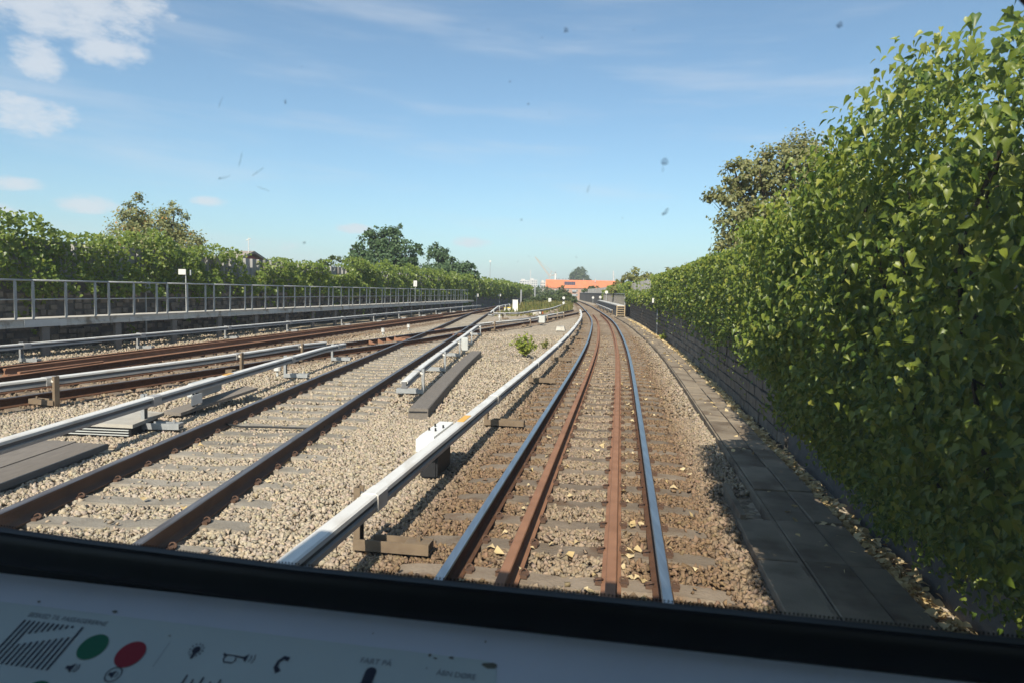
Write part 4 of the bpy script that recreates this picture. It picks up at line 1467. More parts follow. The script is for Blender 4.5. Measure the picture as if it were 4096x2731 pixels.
def build_ballast():
    CUBE = np.array([(-1, -1, -1), (1, -1, -1), (1, 1, -1), (-1, 1, -1), (-1, -1, 1), (1, -1, 1), (1, 1, 1), (-1, 1, 1)], float)
    CF = np.array([(0, 3, 2, 1), (4, 5, 6, 7), (0, 1, 5, 4), (1, 2, 6, 5), (2, 3, 7, 6), (3, 0, 4, 7)])
    X, Y, S = [], [], []
    for (n, y0, y1, s0, s1) in ((100000, 3.7, 11.5, .012, .026), (42000, 11.5, 20, .017, .033), (24000, 20, 34, .023, .040)):
        y = np.sqrt(y0 ** 2 + (y1 ** 2 - y0 ** 2) * rng.random(n))
        x = (rng.random(n) * 1.56 - .80) * y
        xr = TA(y) + 2.75
        keep = (x < xr) & (x > WALL_L(y))
        x, y = x[keep], y[keep]
        keep = ~blocked(x, y) & ~near_rail(x, y)
        x, y = x[keep], y[keep]
        os_ = on_sleeper(x, y)
        on_c = np.abs(x - TC(y)) < 1.3
        keep = ~os_ | (rng.random(len(x)) < np.where(on_c, .05, .015))
        # thin where the sleepers of the main line lie open
        oa = np.abs(x - TA(y))
        x, y = x[keep], y[keep]
        X.append(x); Y.append(y); S.append(s0 + (s1 - s0) * rng.random(len(x)) ** 1.4)
    x, y, s = map(np.concatenate, (X, Y, S))
    n = len(x)
    # random rotations from quaternions
    q = rng.normal(0, 1, (n, 4))
    q /= np.linalg.norm(q, axis=1)[:, None]
    w_, a, b, c = q.T
    Rm = np.stack([np.stack([1 - 2 * (b * b + c * c), 2 * (a * b - c * w_), 2 * (a * c + b * w_)], 1),
                   np.stack([2 * (a * b + c * w_), 1 - 2 * (a * a + c * c), 2 * (b * c - a * w_)], 1),
                   np.stack([2 * (a * c - b * w_), 2 * (b * c + a * w_), 1 - 2 * (a * a + b * b)], 1)], 1)
    L = CUBE[None] * (1 + rng.normal(0, .30, (n, 8, 3))) * np.stack([.8 + .9 * rng.random(n), .55 + .6 * rng.random(n), .35 + .45 * rng.random(n)], 1)[:, None, :]
    V = np.einsum('nij,nkj->nki', Rm, L) * s[:, None, None] * .80
    z = -.034 + .018 * rng.random(n) - (s - .02) * .2
    z = z + np.where(on_sleeper(x, y), .035, 0) - np.where(np.abs(x - TC(y)) < 1.3, .010, 0)
    V += np.stack([x, y, z], 1)[:, None, :]
    F = (CF[None] + (np.arange(n) * 8)[:, None, None]).reshape(-1, 4)
    base = dust_tint(x, y)
    k = (.74 + .42 * rng.random(n))[:, None]
    warm = 1 + rng.normal(0, .05, (n, 3)) * np.array([.6, .3, 1])
    C = np.clip(base * k * warm, 0.02, .75)
    C = np.concatenate([C, np.ones((n, 1))], 1)
    me = np_mesh('ballast_stones', V.reshape(-1, 3), F, M['ballast'], {'Col': ('FLOAT_COLOR', np.repeat(C, 8, 0))})
    tag(link_mesh('ballast_stones', me), 'loose crushed stone ballast lying between and around the tracks', 'ballast', kind='stuff')


build_ballast()


def build_litter():
    """crumbling leaf litter between the slab path and the wall"""
    n = 5200
    y = 3.2 + 52 * rng.random(n) ** 1.6
    sh = np.interp(y, [0, 8, 25, 40, 60], [0, .02, .06, -.08, -.25])
    o_ = np.where(rng.random(n) < .06, 1.9 + .6 * rng.random(n), 2.46 + np.abs(rng.normal(0, .08, n))) + sh
    hd = TA.head(y)
    x = TA(y) + o_ * np.cos(hd)
    P = np.stack([x, y - o_ * np.sin(hd), .0 + .05 * rng.random(n)], 1)
    Nn = np.tile(np.array([0, 0, 1.0]), (n, 1))
    V, F, rr, _ = leaf_arrays(P, Nn, (.045 + .05 * rng.random(n)) * np.interp(y, [3, 20, 55], [1, 1.4, 2.4]), rng.random(n), droop=0, jitter=.5)
    tag(link_mesh('leaf_litter', np_mesh('leaf_litter', V, F, M['dryleaf'], {'r': ('FLOAT', rr)})), 'strip of dry leaf litter along the wall foot', 'leaf litter', kind='stuff')


build_litter()


def build_dry_leaves():
    bases = []
    for k in range(4):
        V = LEAF_V * np.array([1.25, .95, 3.2]) - np.array([0, .45, 0])
        V = V + rng.normal(0, .07, V.shape)
        bases.append(np_mesh('dry_leaf', V, LEAF_F, M['dryleaf'], {'r': ('FLOAT', np.full(len(V), .15 + .25 * k))}))
    spots = []
    for k in range(150):       # mostly between the right running rail and its guard rail, and outside it
        y = 4.2 + 20 * random.random() ** 1.7
        off = random.choice([random.uniform(.46, .68), random.uniform(.46, .68), random.uniform(.85, 1.3), random.uniform(-.68, -.42), random.uniform(-.3, .32)])
        spots.append((TA, y, off, 'curled dry yellow leaf lying on the shiny track', 'dry leaves on the shiny track'))
    for k in range(45):
        y = 6 + 20 * random.random() ** 1.4
        spots.append((TC, y, random.uniform(-1.4, 1.6), 'dry yellow leaf lying on the gravel of the dull dark-railed track', 'dry leaves on the dull track'))
    for (c, y, off, lb, gp) in spots:
        x_, y_, _, h_ = c.at(y, off)
        o = link_mesh('dry_leaf', random.choice(bases), None, (x_, y_, .014 + random.uniform(0, .012)))
        o.rotation_euler = (random.uniform(-.5, .5), random.uniform(-.5, .5), random.uniform(0, 6.28))
        s = random.uniform(.04, .085)
        o.scale = (s, s, s)
        tag(o, lb, 'leaf', gp)


build_dry_leaves()

# ------------------------------------------------------------------ lineside equipment
def simple(name, label, cat, loc, parts, rz=0.0, group=None):
    """parts: (part name, material, MB)"""
    root = empty(name, loc, rz, label=label, group=group)
    tag(root, cat=cat)
    for (pn, m, mb) in parts:
        mb.build(pn, m, root)
    return root


simple('equipment_cabinet', 'tall white equipment cabinet standing where the far tracks meet', 'cabinet', (.25, 70.2, 0),
       [('cabinet_body', M['whitebox'], MB().box((0, 0, .62), (.52, .42, 1.16))), ('plinth', M['conc'], MB().box((0, 0, .02), (.62, .5, .08))),
        ('roof_cap', M['whitebox'], MB().box((0, 0, 1.222), (.58, .48, .04))), ('door_seam', M['greybox'], MB().box((0, -.215, .6), (.012, .008, 1.0)))])
simple('grit_box', 'low white box with a yellow lid next to the tall cabinet', 'box', (-.55, 71.9, 0),
       [('box_body', M['whitebox'], MB().box((0, 0, .17), (.62, .45, .34))), ('box_lid', M['yellow'], MB().box((0, 0, .38), (.68, .5, .08)))])
for (x, y, lb, hh) in ((-5.57, 16.15, 'white marker peg beside the conductor rail past the grey plank', .30), (-5.94, 31.3, 'white marker peg near the bracing ribs of the crossover', .32),
                       (-5.44, 35.7, 'white marker peg between the rusty track and the crossover', .30), (-.94, 49.4, 'white marker peg below the far conductor rail', .45)):
    simple('marker_peg', lb, 'marker peg', (x, y, -.02), [('peg_cap', M['signw'], MB().tube([(0, 0, hh * .45), (0, 0, hh * .72), (0, 0, hh * .74), (0, 0, hh)], [.085, .085, .06, .085], n=12)), ('peg_post', M['greybox'], MB().tube([(0, 0, 0), (0, 0, hh * .5)], .03, n=8))])
simple('line_pole', 'short grey pole beside the climber end', 'pole', (1.3, 110, 0), [('shaft', M['galv'], MB().tube([(0, 0, 0), (0, 0, 2.4)], .14, n=8)), ('base_plate', M['conc'], MB().box((0, 0, .05), (.5, .5, .1)))])
simple('line_pole', 'taller grey pole in front of the far tree belt', 'pole', (4.0, 125, 0), [('shaft', M['galv'], MB().tube([(0, 0, 0), (0, 0, 3.1)], .13, n=8)), ('base_plate', M['conc'], MB().box((0, 0, .05), (.5, .5, .1)))])
simple('shunting_signal', 'signal post with two round white lights above the grassy island', 'signal', (7.05, 95, 0),
       [('post', M['black'], MB().box((0, .05, .8), (.22, .08, 1.6))), ('light', M['signw'], MB().tube([(0, -.03, 1.34), (0, .0, 1.34)], .20, n=14)),
        ('light', M['signw'], MB().tube([(0, -.03, .65), (0, .0, .65)], .18, n=14))])
simple('marker_board', 'pale marker board standing in the far grass', 'marker', (5.4, 100, 0),
       [('board', M['signw'], MB().box((0, 0, .95), (.42, .05, .55))), ('post', M['galv'], MB().box((0, .04, .45), (.06, .06, .9)))])
simple('drum_cover', 'pale round cover beside the far conductor rail', 'cover', (2.1, 63, 0),
       [('drum', M['conc'], MB().tube([(0, 0, 0), (0, 0, .34), (0, 0, .42)], [.45, .45, .3], n=14)), ('cap', M['signw'], MB().tube([(.45, -.3, .1), (.45, -.3, .28)], .14, n=10)), ('red_knob', M['rooft'], MB().tube([(.62, -.32, .1), (.62, -.32, .3)], .1, n=8))])
x_, y_, _, h_ = TA.at(36, 2.62)
simple('wall_sign', 'small white sign plate on a bracket before the block-stone wall', 'sign', (x_, y_, 0),
       [('plate', M['signw'], MB().box((0, 0, 1.78), (.50, .03, .24))), ('post', M['galv'], MB().box((.04, .04, .95), (.05, .05, 1.9)))], rz=-h_)
for (y, o_, zz_, s_, lb) in ((92, 2.4, 2.25, .22, 'little pale sign in the ivy above the platform with wooden steps'), (135, 2.5, 1.2, .24, 'round white marker at the bend before the grey barrier'), (112, 2.6, 1.45, .22, 'pale round marker on the grey barrier near the platform end')):
    x_, y_, _, h_ = TA.at(y, o_)
    simple('wall_sign', lb, 'sign', (x_, y_, 0), [('plate', M['signw'], MB().tube([(0, -.03, zz_), (0, 0, zz_)], s_, n=12)), ('post', M['galv'], MB().box((0, .04, zz_ / 2), (.06, .06, zz_)))])
x_, y_, _, h_ = WALK.at(25.75, -.08)
simple('walkway_sign', 'white two-sided sign on a thin post above the walkway railing', 'sign', (x_, y_, 1.05),
       [('post', M['galv'], MB().tube([(0, 0, 0), (0, 0, 1.45)], .022, n=8)), ('plate', M['signw'], MB().box((-.11, -.05, 1.52), (.30, .03, .20))), ('plate', M['signback'], MB().box((.16, .06, 1.50), (.03, .24, .20), .5))], rz=-h_)
x_, y_, _, h_ = WALK.at(54, -.08)
simple('walkway_sign', 'upright white number plate above the walkway railing', 'sign', (x_, y_, 1.05),
       [('post', M['galv'], MB().tube([(0, 0, 0), (0, 0, 1.45)], .025, n=8)), ('plate', M['signw'], MB().box((0, -.04, 1.5), (.28, .03, .46))), ('number', M['signback'], MB().box((0, -.058, 1.5), (.05, .004, .26)))], rz=-h_)
x_, y_, _, h_ = WALL_L.at(25.6, .35)
simple('wall_sign', 'grey upright plate hanging in the climber behind the railing', 'sign', (x_, y_, 0),
       [('plate', M['signback'], MB().box((0, 0, 1.98), (.36, .03, .42))), ('number', M['signw'], MB().box((.03, -.02, 1.98), (.06, .004, .22))), ('post', M['galv'], MB().box((0, .03, .95), (.04, .04, 1.9)))])
for (y, lb, col) in ((82, 'pinkish lamp disc on the wall beyond the walkway end', 'signw'), (98, 'small white plate on the far climber wall', 'signw')):
    x_, y_, _, h_ = WALL_L.at(y, .55)
    simple('wall_sign', lb, 'sign', (x_, y_, 0), [('plate', M[col], MB().box((0, 0, 1.55), (.42, .04, .36))), ('post', M['galv'], MB().box((0, .04, .7), (.05, .05, 1.4)))])

# platform with wooden steps by the shiny track
x_, y_, _, h_ = TA.at(63.7, 2.25)
pf = empty('access_platform', (x_, y_, 0), label='narrow raised platform with wooden steps and railing beside the shiny track')
tag(pf, cat='platform')
invp = Matrix.Translation((-x_, -y_, 0))
mb = MB()
mb.sweep(TA.frames(64.2, 106, 2.25, 0, step=3), [(-.36, .92), (-.36, 1.02), (.36, 1.02), (.36, .92)])
o = mb.build('platform_deck', M['deckpale'], pf); o.matrix_parent_inverse = invp
mb = MB()
mb.sweep(TA.frames(64.3, 106, 2.25, 0, step=3), [(-.30, -.02), (-.30, .92), (.3, .92), (.3, -.02)])
o = mb.build('platform_base', M['leg'], pf); o.matrix_parent_inverse = invp
for s in (-.36, .36):
    x_, y_, _, h_ = TA.at(63.9, 2.25 + s)
    mb = MB(); mb.box((0, 0, .5), (.09, .12, 1.04))
    o = mb.build('stringer', M['wood'], pf, loc=(x_, y_, 0), rz=-h_); o.matrix_parent_inverse = invp
for k in range(5):
    x_, y_, _, h_ = TA.at(63.75 + k * .07, 2.25)
    mb = MB(); mb.box((0, 0, 0), (.64, .22, .055))
    o = mb.build('step', M['wood'], pf, loc=(x_, y_, .12 + k * .2), rz=-h_); o.matrix_parent_inverse = invp
mb = MB(); mb.tube([p[:3] for p in TA.frames(64.0, 104, 2.62, 2.1, step=3)], .03, n=6)
o = mb.build('top_rail', M['galv'], pf); o.matrix_parent_inverse = invp
for k in range(64):
    yy = 64.0 + k * .62
    x_, y_, _, h_ = TA.at(yy, 2.62)
    hh = 2.12 if k == 0 else 1.08
    mb = MB(); mb.box((0, 0, hh / 2), (.07 if k == 0 else .035, .07 if k == 0 else .035, hh))
    o = mb.build('railing_post', M['galv'] if k == 0 else M['leg'], pf, loc=(x_, y_, 0 if k == 0 else 1.02), rz=-h_); o.matrix_parent_inverse = invp


# ------------------------------------------------------------------ buildings and skyline
def gable_block(name, label, x0, y0, length, depth, eave, ridge, rz, wall_m, roof_m, floors, bays, base=G, win=True, balc=()):
    """long block with its eaves side facing the camera; local x runs along the length"""
    root = empty(name, (x0, y0, base), rz, label=label)
    tag(root, cat='building')
    e, r_ = eave - base, ridge - base
    mb = MB()
    mb.add([(0, 0, 0), (length, 0, 0), (length, depth, 0), (0, depth, 0), (0, 0, e), (length, 0, e), (length, depth, e), (0, depth, e), (0, depth / 2, r_ - .2), (length, depth / 2, r_ - .2)],
           [(0, 1, 5, 4), (1, 2, 6, 9, 5), (2, 3, 7, 6), (3, 0, 4, 8, 7)])
    mb.build('wall', wall_m, root)
    mb = MB()
    ov, t = .5, .25
    for sgn in (0, 1):
        ye, yr = (-ov, depth / 2) if sgn == 0 else (depth + ov, depth / 2)
        ze = e - (r_ - e) * ov / (depth / 2)
        mb.add([(-.4, ye, ze), (length + .4, ye, ze), (length + .4, yr, r_), (-.4, yr, r_), (-.4, ye, ze + t), (length + .4, ye, ze + t), (length + .4, yr, r_ + t), (-.4, yr, r_ + t)],
               [(0, 1, 2, 3), (4, 7, 6, 5), (0, 4, 5, 1), (1, 5, 6, 2), (2, 6, 7, 3), (3, 7, 4, 0)])
    roof = mb.build('roof', roof_m, root)
    if win:
        for f in range(floors):
            for b in range(bays):
                xb = length * (b + .5) / bays
                zf = e - 1.9 - f * 2.85
                if zf < .6:
                    continue
                w = MB()
                w.box((xb, -.04, zf), (1.5, .14, 1.5))
                wo = w.build('window', M['bwhite'], root)
                for s in (-.36, .36):
                    g = MB(); g.box((xb + s, -.12, zf), (.58, .05, 1.25)); g.build('pane', M['glassdark'], wo)
        for (bx, bz) in balc:
            mb = MB(); mb.box((bx, -.7, e - bz), (2.6, 1.4, .2)); mb.box((bx, -1.38, e - bz + .6), (2.6, .06, 1.0))
            mb.build('balcony', M['galv'], root)
    return root, roof, e, r_


bk, roof, e, r_ = gable_block('brick_building', 'brick apartment building with a long bright orange tiled roof and solar panels', 21.6, 450, 46, 11, 5.4, 10.2, R(-4), M['brick'], M['rooft'], 3, 8, balc=((7.2, 2.6), (7.2, 5.4), (18.5, 2.6), (18.5, 5.4)))
mb = MB()
sl_ = (r_ - e) / 5.5
for i in range(6):
    xa = 12.0 + i * 1.2
    mb.add([(xa, 1.5, e + 1.5 * sl_ + .32), (xa + 1.12, 1.5, e + 1.5 * sl_ + .32), (xa + 1.12, 3.9, e + 3.9 * sl_ + .32), (xa, 3.9, e + 3.9 * sl_ + .32),
            (xa, 1.5, e + 1.5 * sl_ + .42), (xa + 1.12, 1.5, e + 1.5 * sl_ + .42), (xa + 1.12, 3.9, e + 3.9 * sl_ + .42), (xa, 3.9, e + 3.9 * sl_ + .42)],
           [(0, 3, 2, 1), (4, 5, 6, 7), (0, 1, 5, 4), (1, 2, 6, 5), (2, 3, 7, 6), (3, 0, 4, 7)])
mb.build('solar_panels', M['solar'], roof)
for xa in (6.8, 8.3, 11.0, 12.9, 24.5):
    mb = MB(); mb.tube([(xa, 5.5, r_), (xa, 5.5, r_ + 1.0), (xa, 5.5, r_ + 1.05), (xa, 5.5, r_ + 1.3)], [.25, .25, .4, .4], n=8)
    mb.build('roof_vent', M['galv'], roof)
mb = MB(); mb.box((32.2, 4.5, r_ + .1), (.5, 3, 2.2)); mb.build('chimney', M['bcream'], roof)
gable_block('brick_building', 'farther brick building with a low orange roof running behind the barrier', 62, 470, 44, 11, 6.4, 9.6, R(14), M['brick'], M['rooft'], 2, 8)
gable_block('house', 'small house with a grey-brown roof and red gable above the climber', -30.2, 70, 2.2, 5.0, 4.7, 5.5, R(-12), M['redwood'], M['roofg'], 0, 0, win=False)
mb = MB(); mb.tube([(0, 0, 0), (0, 0, 1.6)], .04, n=5); mb.tube([(-.25, 0, 1.3), (.25, 0, 1.5)], .05, n=5)
tag(mb.build('roof_aerial', M['signw'], loc=(-27.6, 71.5, 5.5)), 'white aerial on the small house roof', 'aerial')
for (u0, y, w, h0, lb, m) in ((9.5, 1000, 14, 18.5, 'pale far apartment block with stepped top', 'bwhite'), (24.0, 1020, 12, 20.0, 'white far block beside the stepped one', 'bwhite'), (36, 900, 8, 15.5, 'cream far block next to the brick building', 'bcream')):
    root = empty('far_building', (u0, y, G), label=lb)
    tag(root, cat='building')
    hh = h0 - G
    mb = MB(); mb.box((w / 2, 6, hh / 2), (w, 12, hh)); mb.build('wall', M[m], root)
    mb = MB(); mb.box((w * .35, 6, hh + 1.0), (w * .4, 8, 2.0)); mb.build('roof_house', M[m], root)
    for f in range(3):
        for b in range(4):
            mb = MB(); mb.box((w * (b + .5) / 4, -.03, hh - 2.2 - f * 3.2), (w / 7, .1, 1.5)); mb.build('window', M['glassdark'], root)
# luffing crane
cr = empty('tower_crane', (47.5, 900, G), label='distant orange luffing crane with raised jib behind the orange roof')
tag(cr, cat='crane')
zt = 2.1 + (672 - 635) / 1568 * 900 - G


def lattice(mb, a, b, w, n):
    a, b = Vector(a), Vector(b)
    t = (b - a).normalized()
    u = t.cross(Vector((0, 1, 0))).normalized() * w
    v = Vector((0, 1, 0)) * w
    cs = [u + v, u - v, -u - v, -u + v]
    for c in cs:
        mb.tube([a + c, b + c * .5], w * .18, n=4)
    for i in range(n):
        k0, k1 = i / n, (i + 1) / n
        p = a + (b - a) * k0
        q = a + (b - a) * k1
        for j in range(4):
            mb.tube([p + cs[j] * (1 - .5 * k0), q + cs[(j + 1) % 4] * (1 - .5 * k1)], w * .12, n=3)


mb = MB(); lattice(mb, (0, 0, 0), (0, 0, zt), 1.6, 10); mb.build('mast', M['bcream'], cr)
mb = MB(); lattice(mb, (0, 0, zt), (-19.5, 0, zt + 24.5), .9, 14); mb.build('jib', M['crane'], cr)
mb = MB(); lattice(mb, (0, 0, zt), (9.5, 0, zt + 2.0), .8, 5); mb.build('counter_jib', M['crane'], cr)
mb = MB(); lattice(mb, (0, 0, zt), (2.5, 0, zt + 6), .6, 4); mb.tube([(2.5, 0, zt + 6), (9.5, 0, zt + 2)], .2, n=4); mb.tube([(2.5, 0, zt + 6), (-19, 0, zt + 24)], .12, n=4); mb.build('a_frame', M['crane'], cr)
mb = MB(); mb.box((1.0, 0, zt + 1.2), (2.0, 2, 2.2)); mb.build('cab', M['greybox'], cr)
ch = empty('chimney_stack', (49.0, 800, G), label='white chimney stack behind the orange roof near the crane')
tag(ch, cat='chimney')
mb = MB(); mb.tube([(0, 0, 0), (0, 0, 28.6)], [1.2, 1.0], n=12); mb.build('stack', M['bwhite'], ch, smooth=True)
mb = MB(); mb.tube([(0, 0, 28.6), (0, 0, 31.5)], [.55, .5], n=8); mb.build('flue', M['galv'], ch, smooth=True)
mp = empty('floodlight_mast', (-13.6, 400, G), label='thin mast with a lamp head above the climber end')
tag(mp, cat='mast')
mb = MB(); mb.tube([(0, 0, 0), (0, 0, 23.5)], [.25, .15], n=6); mb.build('shaft', M['galv'], mp)
mb = MB(); mb.box((0, 0, 23.9), (1.1, .6, 1.0)); mb.build('lamp_head', M['signw'], mp)
mp = empty('radio_mast', (24.5, 980, G), label='pale slender mast left of the crane')
tag(mp, cat='mast')
mb = MB(); mb.tube([(0, 0, 0), (0, 0, 38)], [.7, .4], n=6); mb.build('shaft', M['bwhite'], mp)
mb = MB(); mb.box((0, 0, 34), (2.2, 1.0, .5)); mb.build('crossbar', M['bwhite'], mp)
tb = empty('chimney_stack', (118.0, 800, G), label='white tapering stack above the farther orange roof')
tag(tb, cat='chimney')
mb = MB(); mb.tube([(0, 0, 0), (-1.4, 0, 31)], [1.4, .7], n=8); mb.build('stack', M['bwhite'], tb)
mb = MB(); mb.tube([(-1.4, 0, 31), (-1.5, 0, 33)], [.9, .6], n=8); mb.build('cap', M['bwhite'], tb)
sp = empty('leaning_pylon', (-17.2, 250, G), label='white leaning pylon tip beside the lower dark tree')
tag(sp, cat='pylon')
mb = MB(); mb.tube([(2.2, 0, 0), (0, 0, 13.6)], [.6, .3], n=6); mb.build('shaft', M['bwhite'], sp)
mb = MB(); mb.box((-.05, 0, 13.8), (.8, .4, .5)); mb.build('tip', M['bwhite'], sp)

# ------------------------------------------------------------------ train cab: windscreen, gasket, desk
CY_ = R(10.5)
cab = empty('train_cab', (0, 0, CAM_Z), -CY_, label='metro train front with windscreen, black gasket and pale control desk')
tag(cab, cat='train cab')
# local frame: x to the right, y forward, z up from eye level
ZS = -.340
M['shell'] = mat('train_shell', (0.55, 0.56, 0.57), (0.5, 0.51, 0.52), rough=0.4, scale=2)
M['lining'] = mat('cab_lining', (0.34, 0.40, 0.47), (0.30, 0.36, 0.43), rough=0.7, scale=3)
M['desk'] = mat('desk_plastic', (0.74, 0.80, 0.88), (0.68, 0.74, 0.82), rough=0.5, scale=7, bump=0.03, bscale=300)
M['label'] = mat('desk_label', (0.64, 0.74, 0.72), (0.60, 0.69, 0.68), rough=0.5, scale=9)
M['ink'] = mat('desk_ink', (0.030, 0.036, 0.060), (0.045, 0.05, 0.075), rough=0.6, scale=40)
M['inkfaint'] = mat('desk_ink_faint', (0.26, 0.29, 0.31), (0.20, 0.23, 0.26), rough=0.6, scale=60)
M['green'] = mat('green_button', (0.012, 0.17, 0.085), (0.016, 0.19, 0.095), rough=0.5, scale=10)
M['red'] = mat('red_button', (0.40, 0.025, 0.04), (0.35, 0.02, 0.035), rough=0.5, scale=10)
M['grime'] = mat('desk_grime', (0.14, 0.14, 0.10), (0.24, 0.24, 0.20), rough=0.8, scale=80)


def opening():
    pts = []
    for k in range(9):
        pts.append((-1.60 + (.80 + 1.60) * k / 8, ZS - .001 + .012 * max(0.0, (-.5 - (-1.60 + 2.40 * k / 8))) / .33))
    pts += [(.83, ZS + .02), (.83, ZS + .06), (.70, -.15), (.52, -.02)]      # lower right corner
    for k in range(0, 13):                      # wide upper right corner
        a = k / 12 * math.pi / 2
        pts.append((.05 + .37 * math.cos(a), .05 + .35 * math.sin(a)))
    pts += [(-.5, .44), (-1.1, .44), (-1.5, .39), (-1.60, .2), (-1.62, -.1)]
    return pts


OP = opening()


def fy(z):
    return .755 - .06 * (z - ZS)       # the screen leans back a little


def outer(p):
    """same direction from the opening's middle, out on the rectangle of the front wall"""
    cx, cz = -.55, .02
    dx, dz = p[0] - cx, p[1] - cz
    t = min((1.50 / abs(dx)) if dx else 9e9, ((1.25 if dz > 0 else 1.35) / abs(dz)) if dz else 9e9)
    return (cx + dx * t, cz + dz * t)


mb = MB()
n = len(OP)
vs = []
for p in OP:
    q = outer(p)
    vs += [(p[0], fy(p[1]) - .012, p[1]), (q[0], fy(q[1]) - .012, q[1]), (p[0], fy(p[1]) + .002, p[1]), (q[0], fy(q[1]) + .002, q[1])]
fs = []
for i in range(n):
    j = (i + 1) % n
    fs += [(i * 4, i * 4 + 1, j * 4 + 1, j * 4), (i * 4 + 2, j * 4 + 2, j * 4 + 3, i * 4 + 3), (i * 4, j * 4, j * 4 + 2, i * 4 + 2)]
mb.add(vs, fs)
mb.build('front_frame', M['black'], cab)
# rubber gasket along the lower edge
mb = MB()
prof = [(-.003, -.044), (-.006, -.041), (-.007, -.032), (-.007, -.014), (-.005, -.005), (-.003, -.002), (0, -.001), (0, -.044)]
low = [p for p in OP[:9]]
vs, fs = [], []
for p in low:
    for (a, b) in prof:
        vs.append((p[0], fy(p[1]) - .010 + a, p[1] + b))
m_ = len(prof)
for i in range(len(low) - 1):
    for k in range(m_):
        fs.append((i * m_ + k, (i + 1) * m_ + k, (i + 1) * m_ + (k + 1) % m_, i * m_ + (k + 1) % m_))
mb.add(vs, fs)
mb.build('gasket', mat('gasket_rubber', (0.010, 0.010, 0.011), (0.014, 0.014, 0.015), rough=0.45, scale=20), cab, smooth=True)


def glass_mat():
    m, nt, p, out = new_mat('windscreen_glass')
    N, L = nt.nodes.new, nt.links.new
    tr = N('ShaderNodeBsdfTransparent')
    tr.inputs['Color'].default_value = (.97, .985, .975, 1)
    gl = N('ShaderNodeBsdfGlossy')
    gl.inputs['Roughness'].default_value = .02
    mx = N('ShaderNodeMixShader')
    mx.inputs[0].default_value = .008
    L(tr.outputs[0], mx.inputs[1]); L(gl.outputs[0], mx.inputs[2])
    # film of dust on the outside that scatters a little skylight
    ds = N('ShaderNodeBsdfTranslucent')
    ds.inputs['Color'].default_value = (.80, .85, .88, 1)
    nz = N('ShaderNodeTexNoise')
    nz.inputs['Scale'].default_value = 3.0
    nz.inputs['Detail'].default_value = 5
    tc = N('ShaderNodeTexCoord')
    L(tc.outputs['Object'], nz.inputs['Vector'])
    mr = N('ShaderNodeMapRange')
    mr.inputs['To Min'].default_value, mr.inputs['To Max'].default_value = .016, .036
    L(nz.outputs['Fac'], mr.inputs['Value'])
    m2 = N('ShaderNodeMixShader')
    L(mr.outputs[0], m2.inputs[0])
    L(mx.outputs[0], m2.inputs[1]); L(ds.outputs[0], m2.inputs[2])
    L(m2.outputs[0], out.inputs['Surface'])
    return m


def smear_mat(name, c, alpha):
    m, nt, p, out = new_mat(name)
    N, L = nt.nodes.new, nt.links.new
    tr = N('ShaderNodeBsdfTransparent')
    p.inputs['Base Color'].default_value = (*c, 1)
    p.inputs['Roughness'].default_value = .9
    mx = N('ShaderNodeMixShader')
    nz = N('ShaderNodeTexNoise')
    nz.inputs['Scale'].default_value = 160
    tc = N('ShaderNodeTexCoord')
    L(tc.outputs['Object'], nz.inputs['Vector'])
    mr = N('ShaderNodeMapRange')
    mr.inputs['From Min'].default_value, mr.inputs['From Max'].default_value = .35, .65
    mr.inputs['To Min'].default_value, mr.inputs['To Max'].default_value = alpha * .4, alpha
    L(nz.outputs['Fac'], mr.inputs['Value'])
    L(mr.outputs[0], mx.inputs[0])
    L(tr.outputs[0], mx.inputs[1]); L(p.outputs[0], mx.inputs[2])
    L(mx.outputs[0], out.inputs['Surface'])
    return m


mb = MB()
vs = [(p[0], fy(p[1]) + .004, p[1]) for p in OP]
mb.add(vs, [tuple(range(len(vs)))])
glass = mb.build('windscreen', glass_mat(), cab)
# printed dot border just above the lower edge of the glass
mb = MB()
s = -1.0
while s < .40:
    zb = ZS + .012 * max(0.0, (-.5 - s)) / .33
    for rw in range(1):
        ss = s + rw * .0022
        r0 = .0013
        cz_ = zb + .0006
        vs = [(ss + r0 * math.cos(a), fy(cz_) + .003, cz_ + r0 * 1.2 * math.sin(a)) for a in [k * math.pi / 3 for k in range(6)]]
        mb.add(vs, [(0, 1, 2, 3, 4, 5)])
    s += .0044
mb.build('dot_border', M['black'], glass, kind='stuff')
SM_D = smear_mat('dark_insect_mark', (.05, .05, .07), .55)
SM_P = smear_mat('pale_smear', (.42, .46, .36), .30)
SM_F = smear_mat('faint_smear', (.18, .22, .26), .22)


def smear(s, z, w, h, m, rot=0.0, seed=0):
    rr = random.Random(seed)
    vs = [(0, 0, 0)]
    N_ = 11
    for k in range(N_):
        a = 2 * math.pi * k / N_
        q = rr.uniform(.55, 1.1)
        x, y = math.cos(a) * w * q, math.sin(a) * h * q
        vs.append((x * math.cos(rot) - y * math.sin(rot), 0, x * math.sin(rot) + y * math.cos(rot)))
    mb = MB()
    mb.add(vs, [(0, 1 + k, 1 + (k + 1) % N_) for k in range(N_)])
    o = mb.build('smear', m, glass)
    o.location = (s, fy(z) + .0015, z)


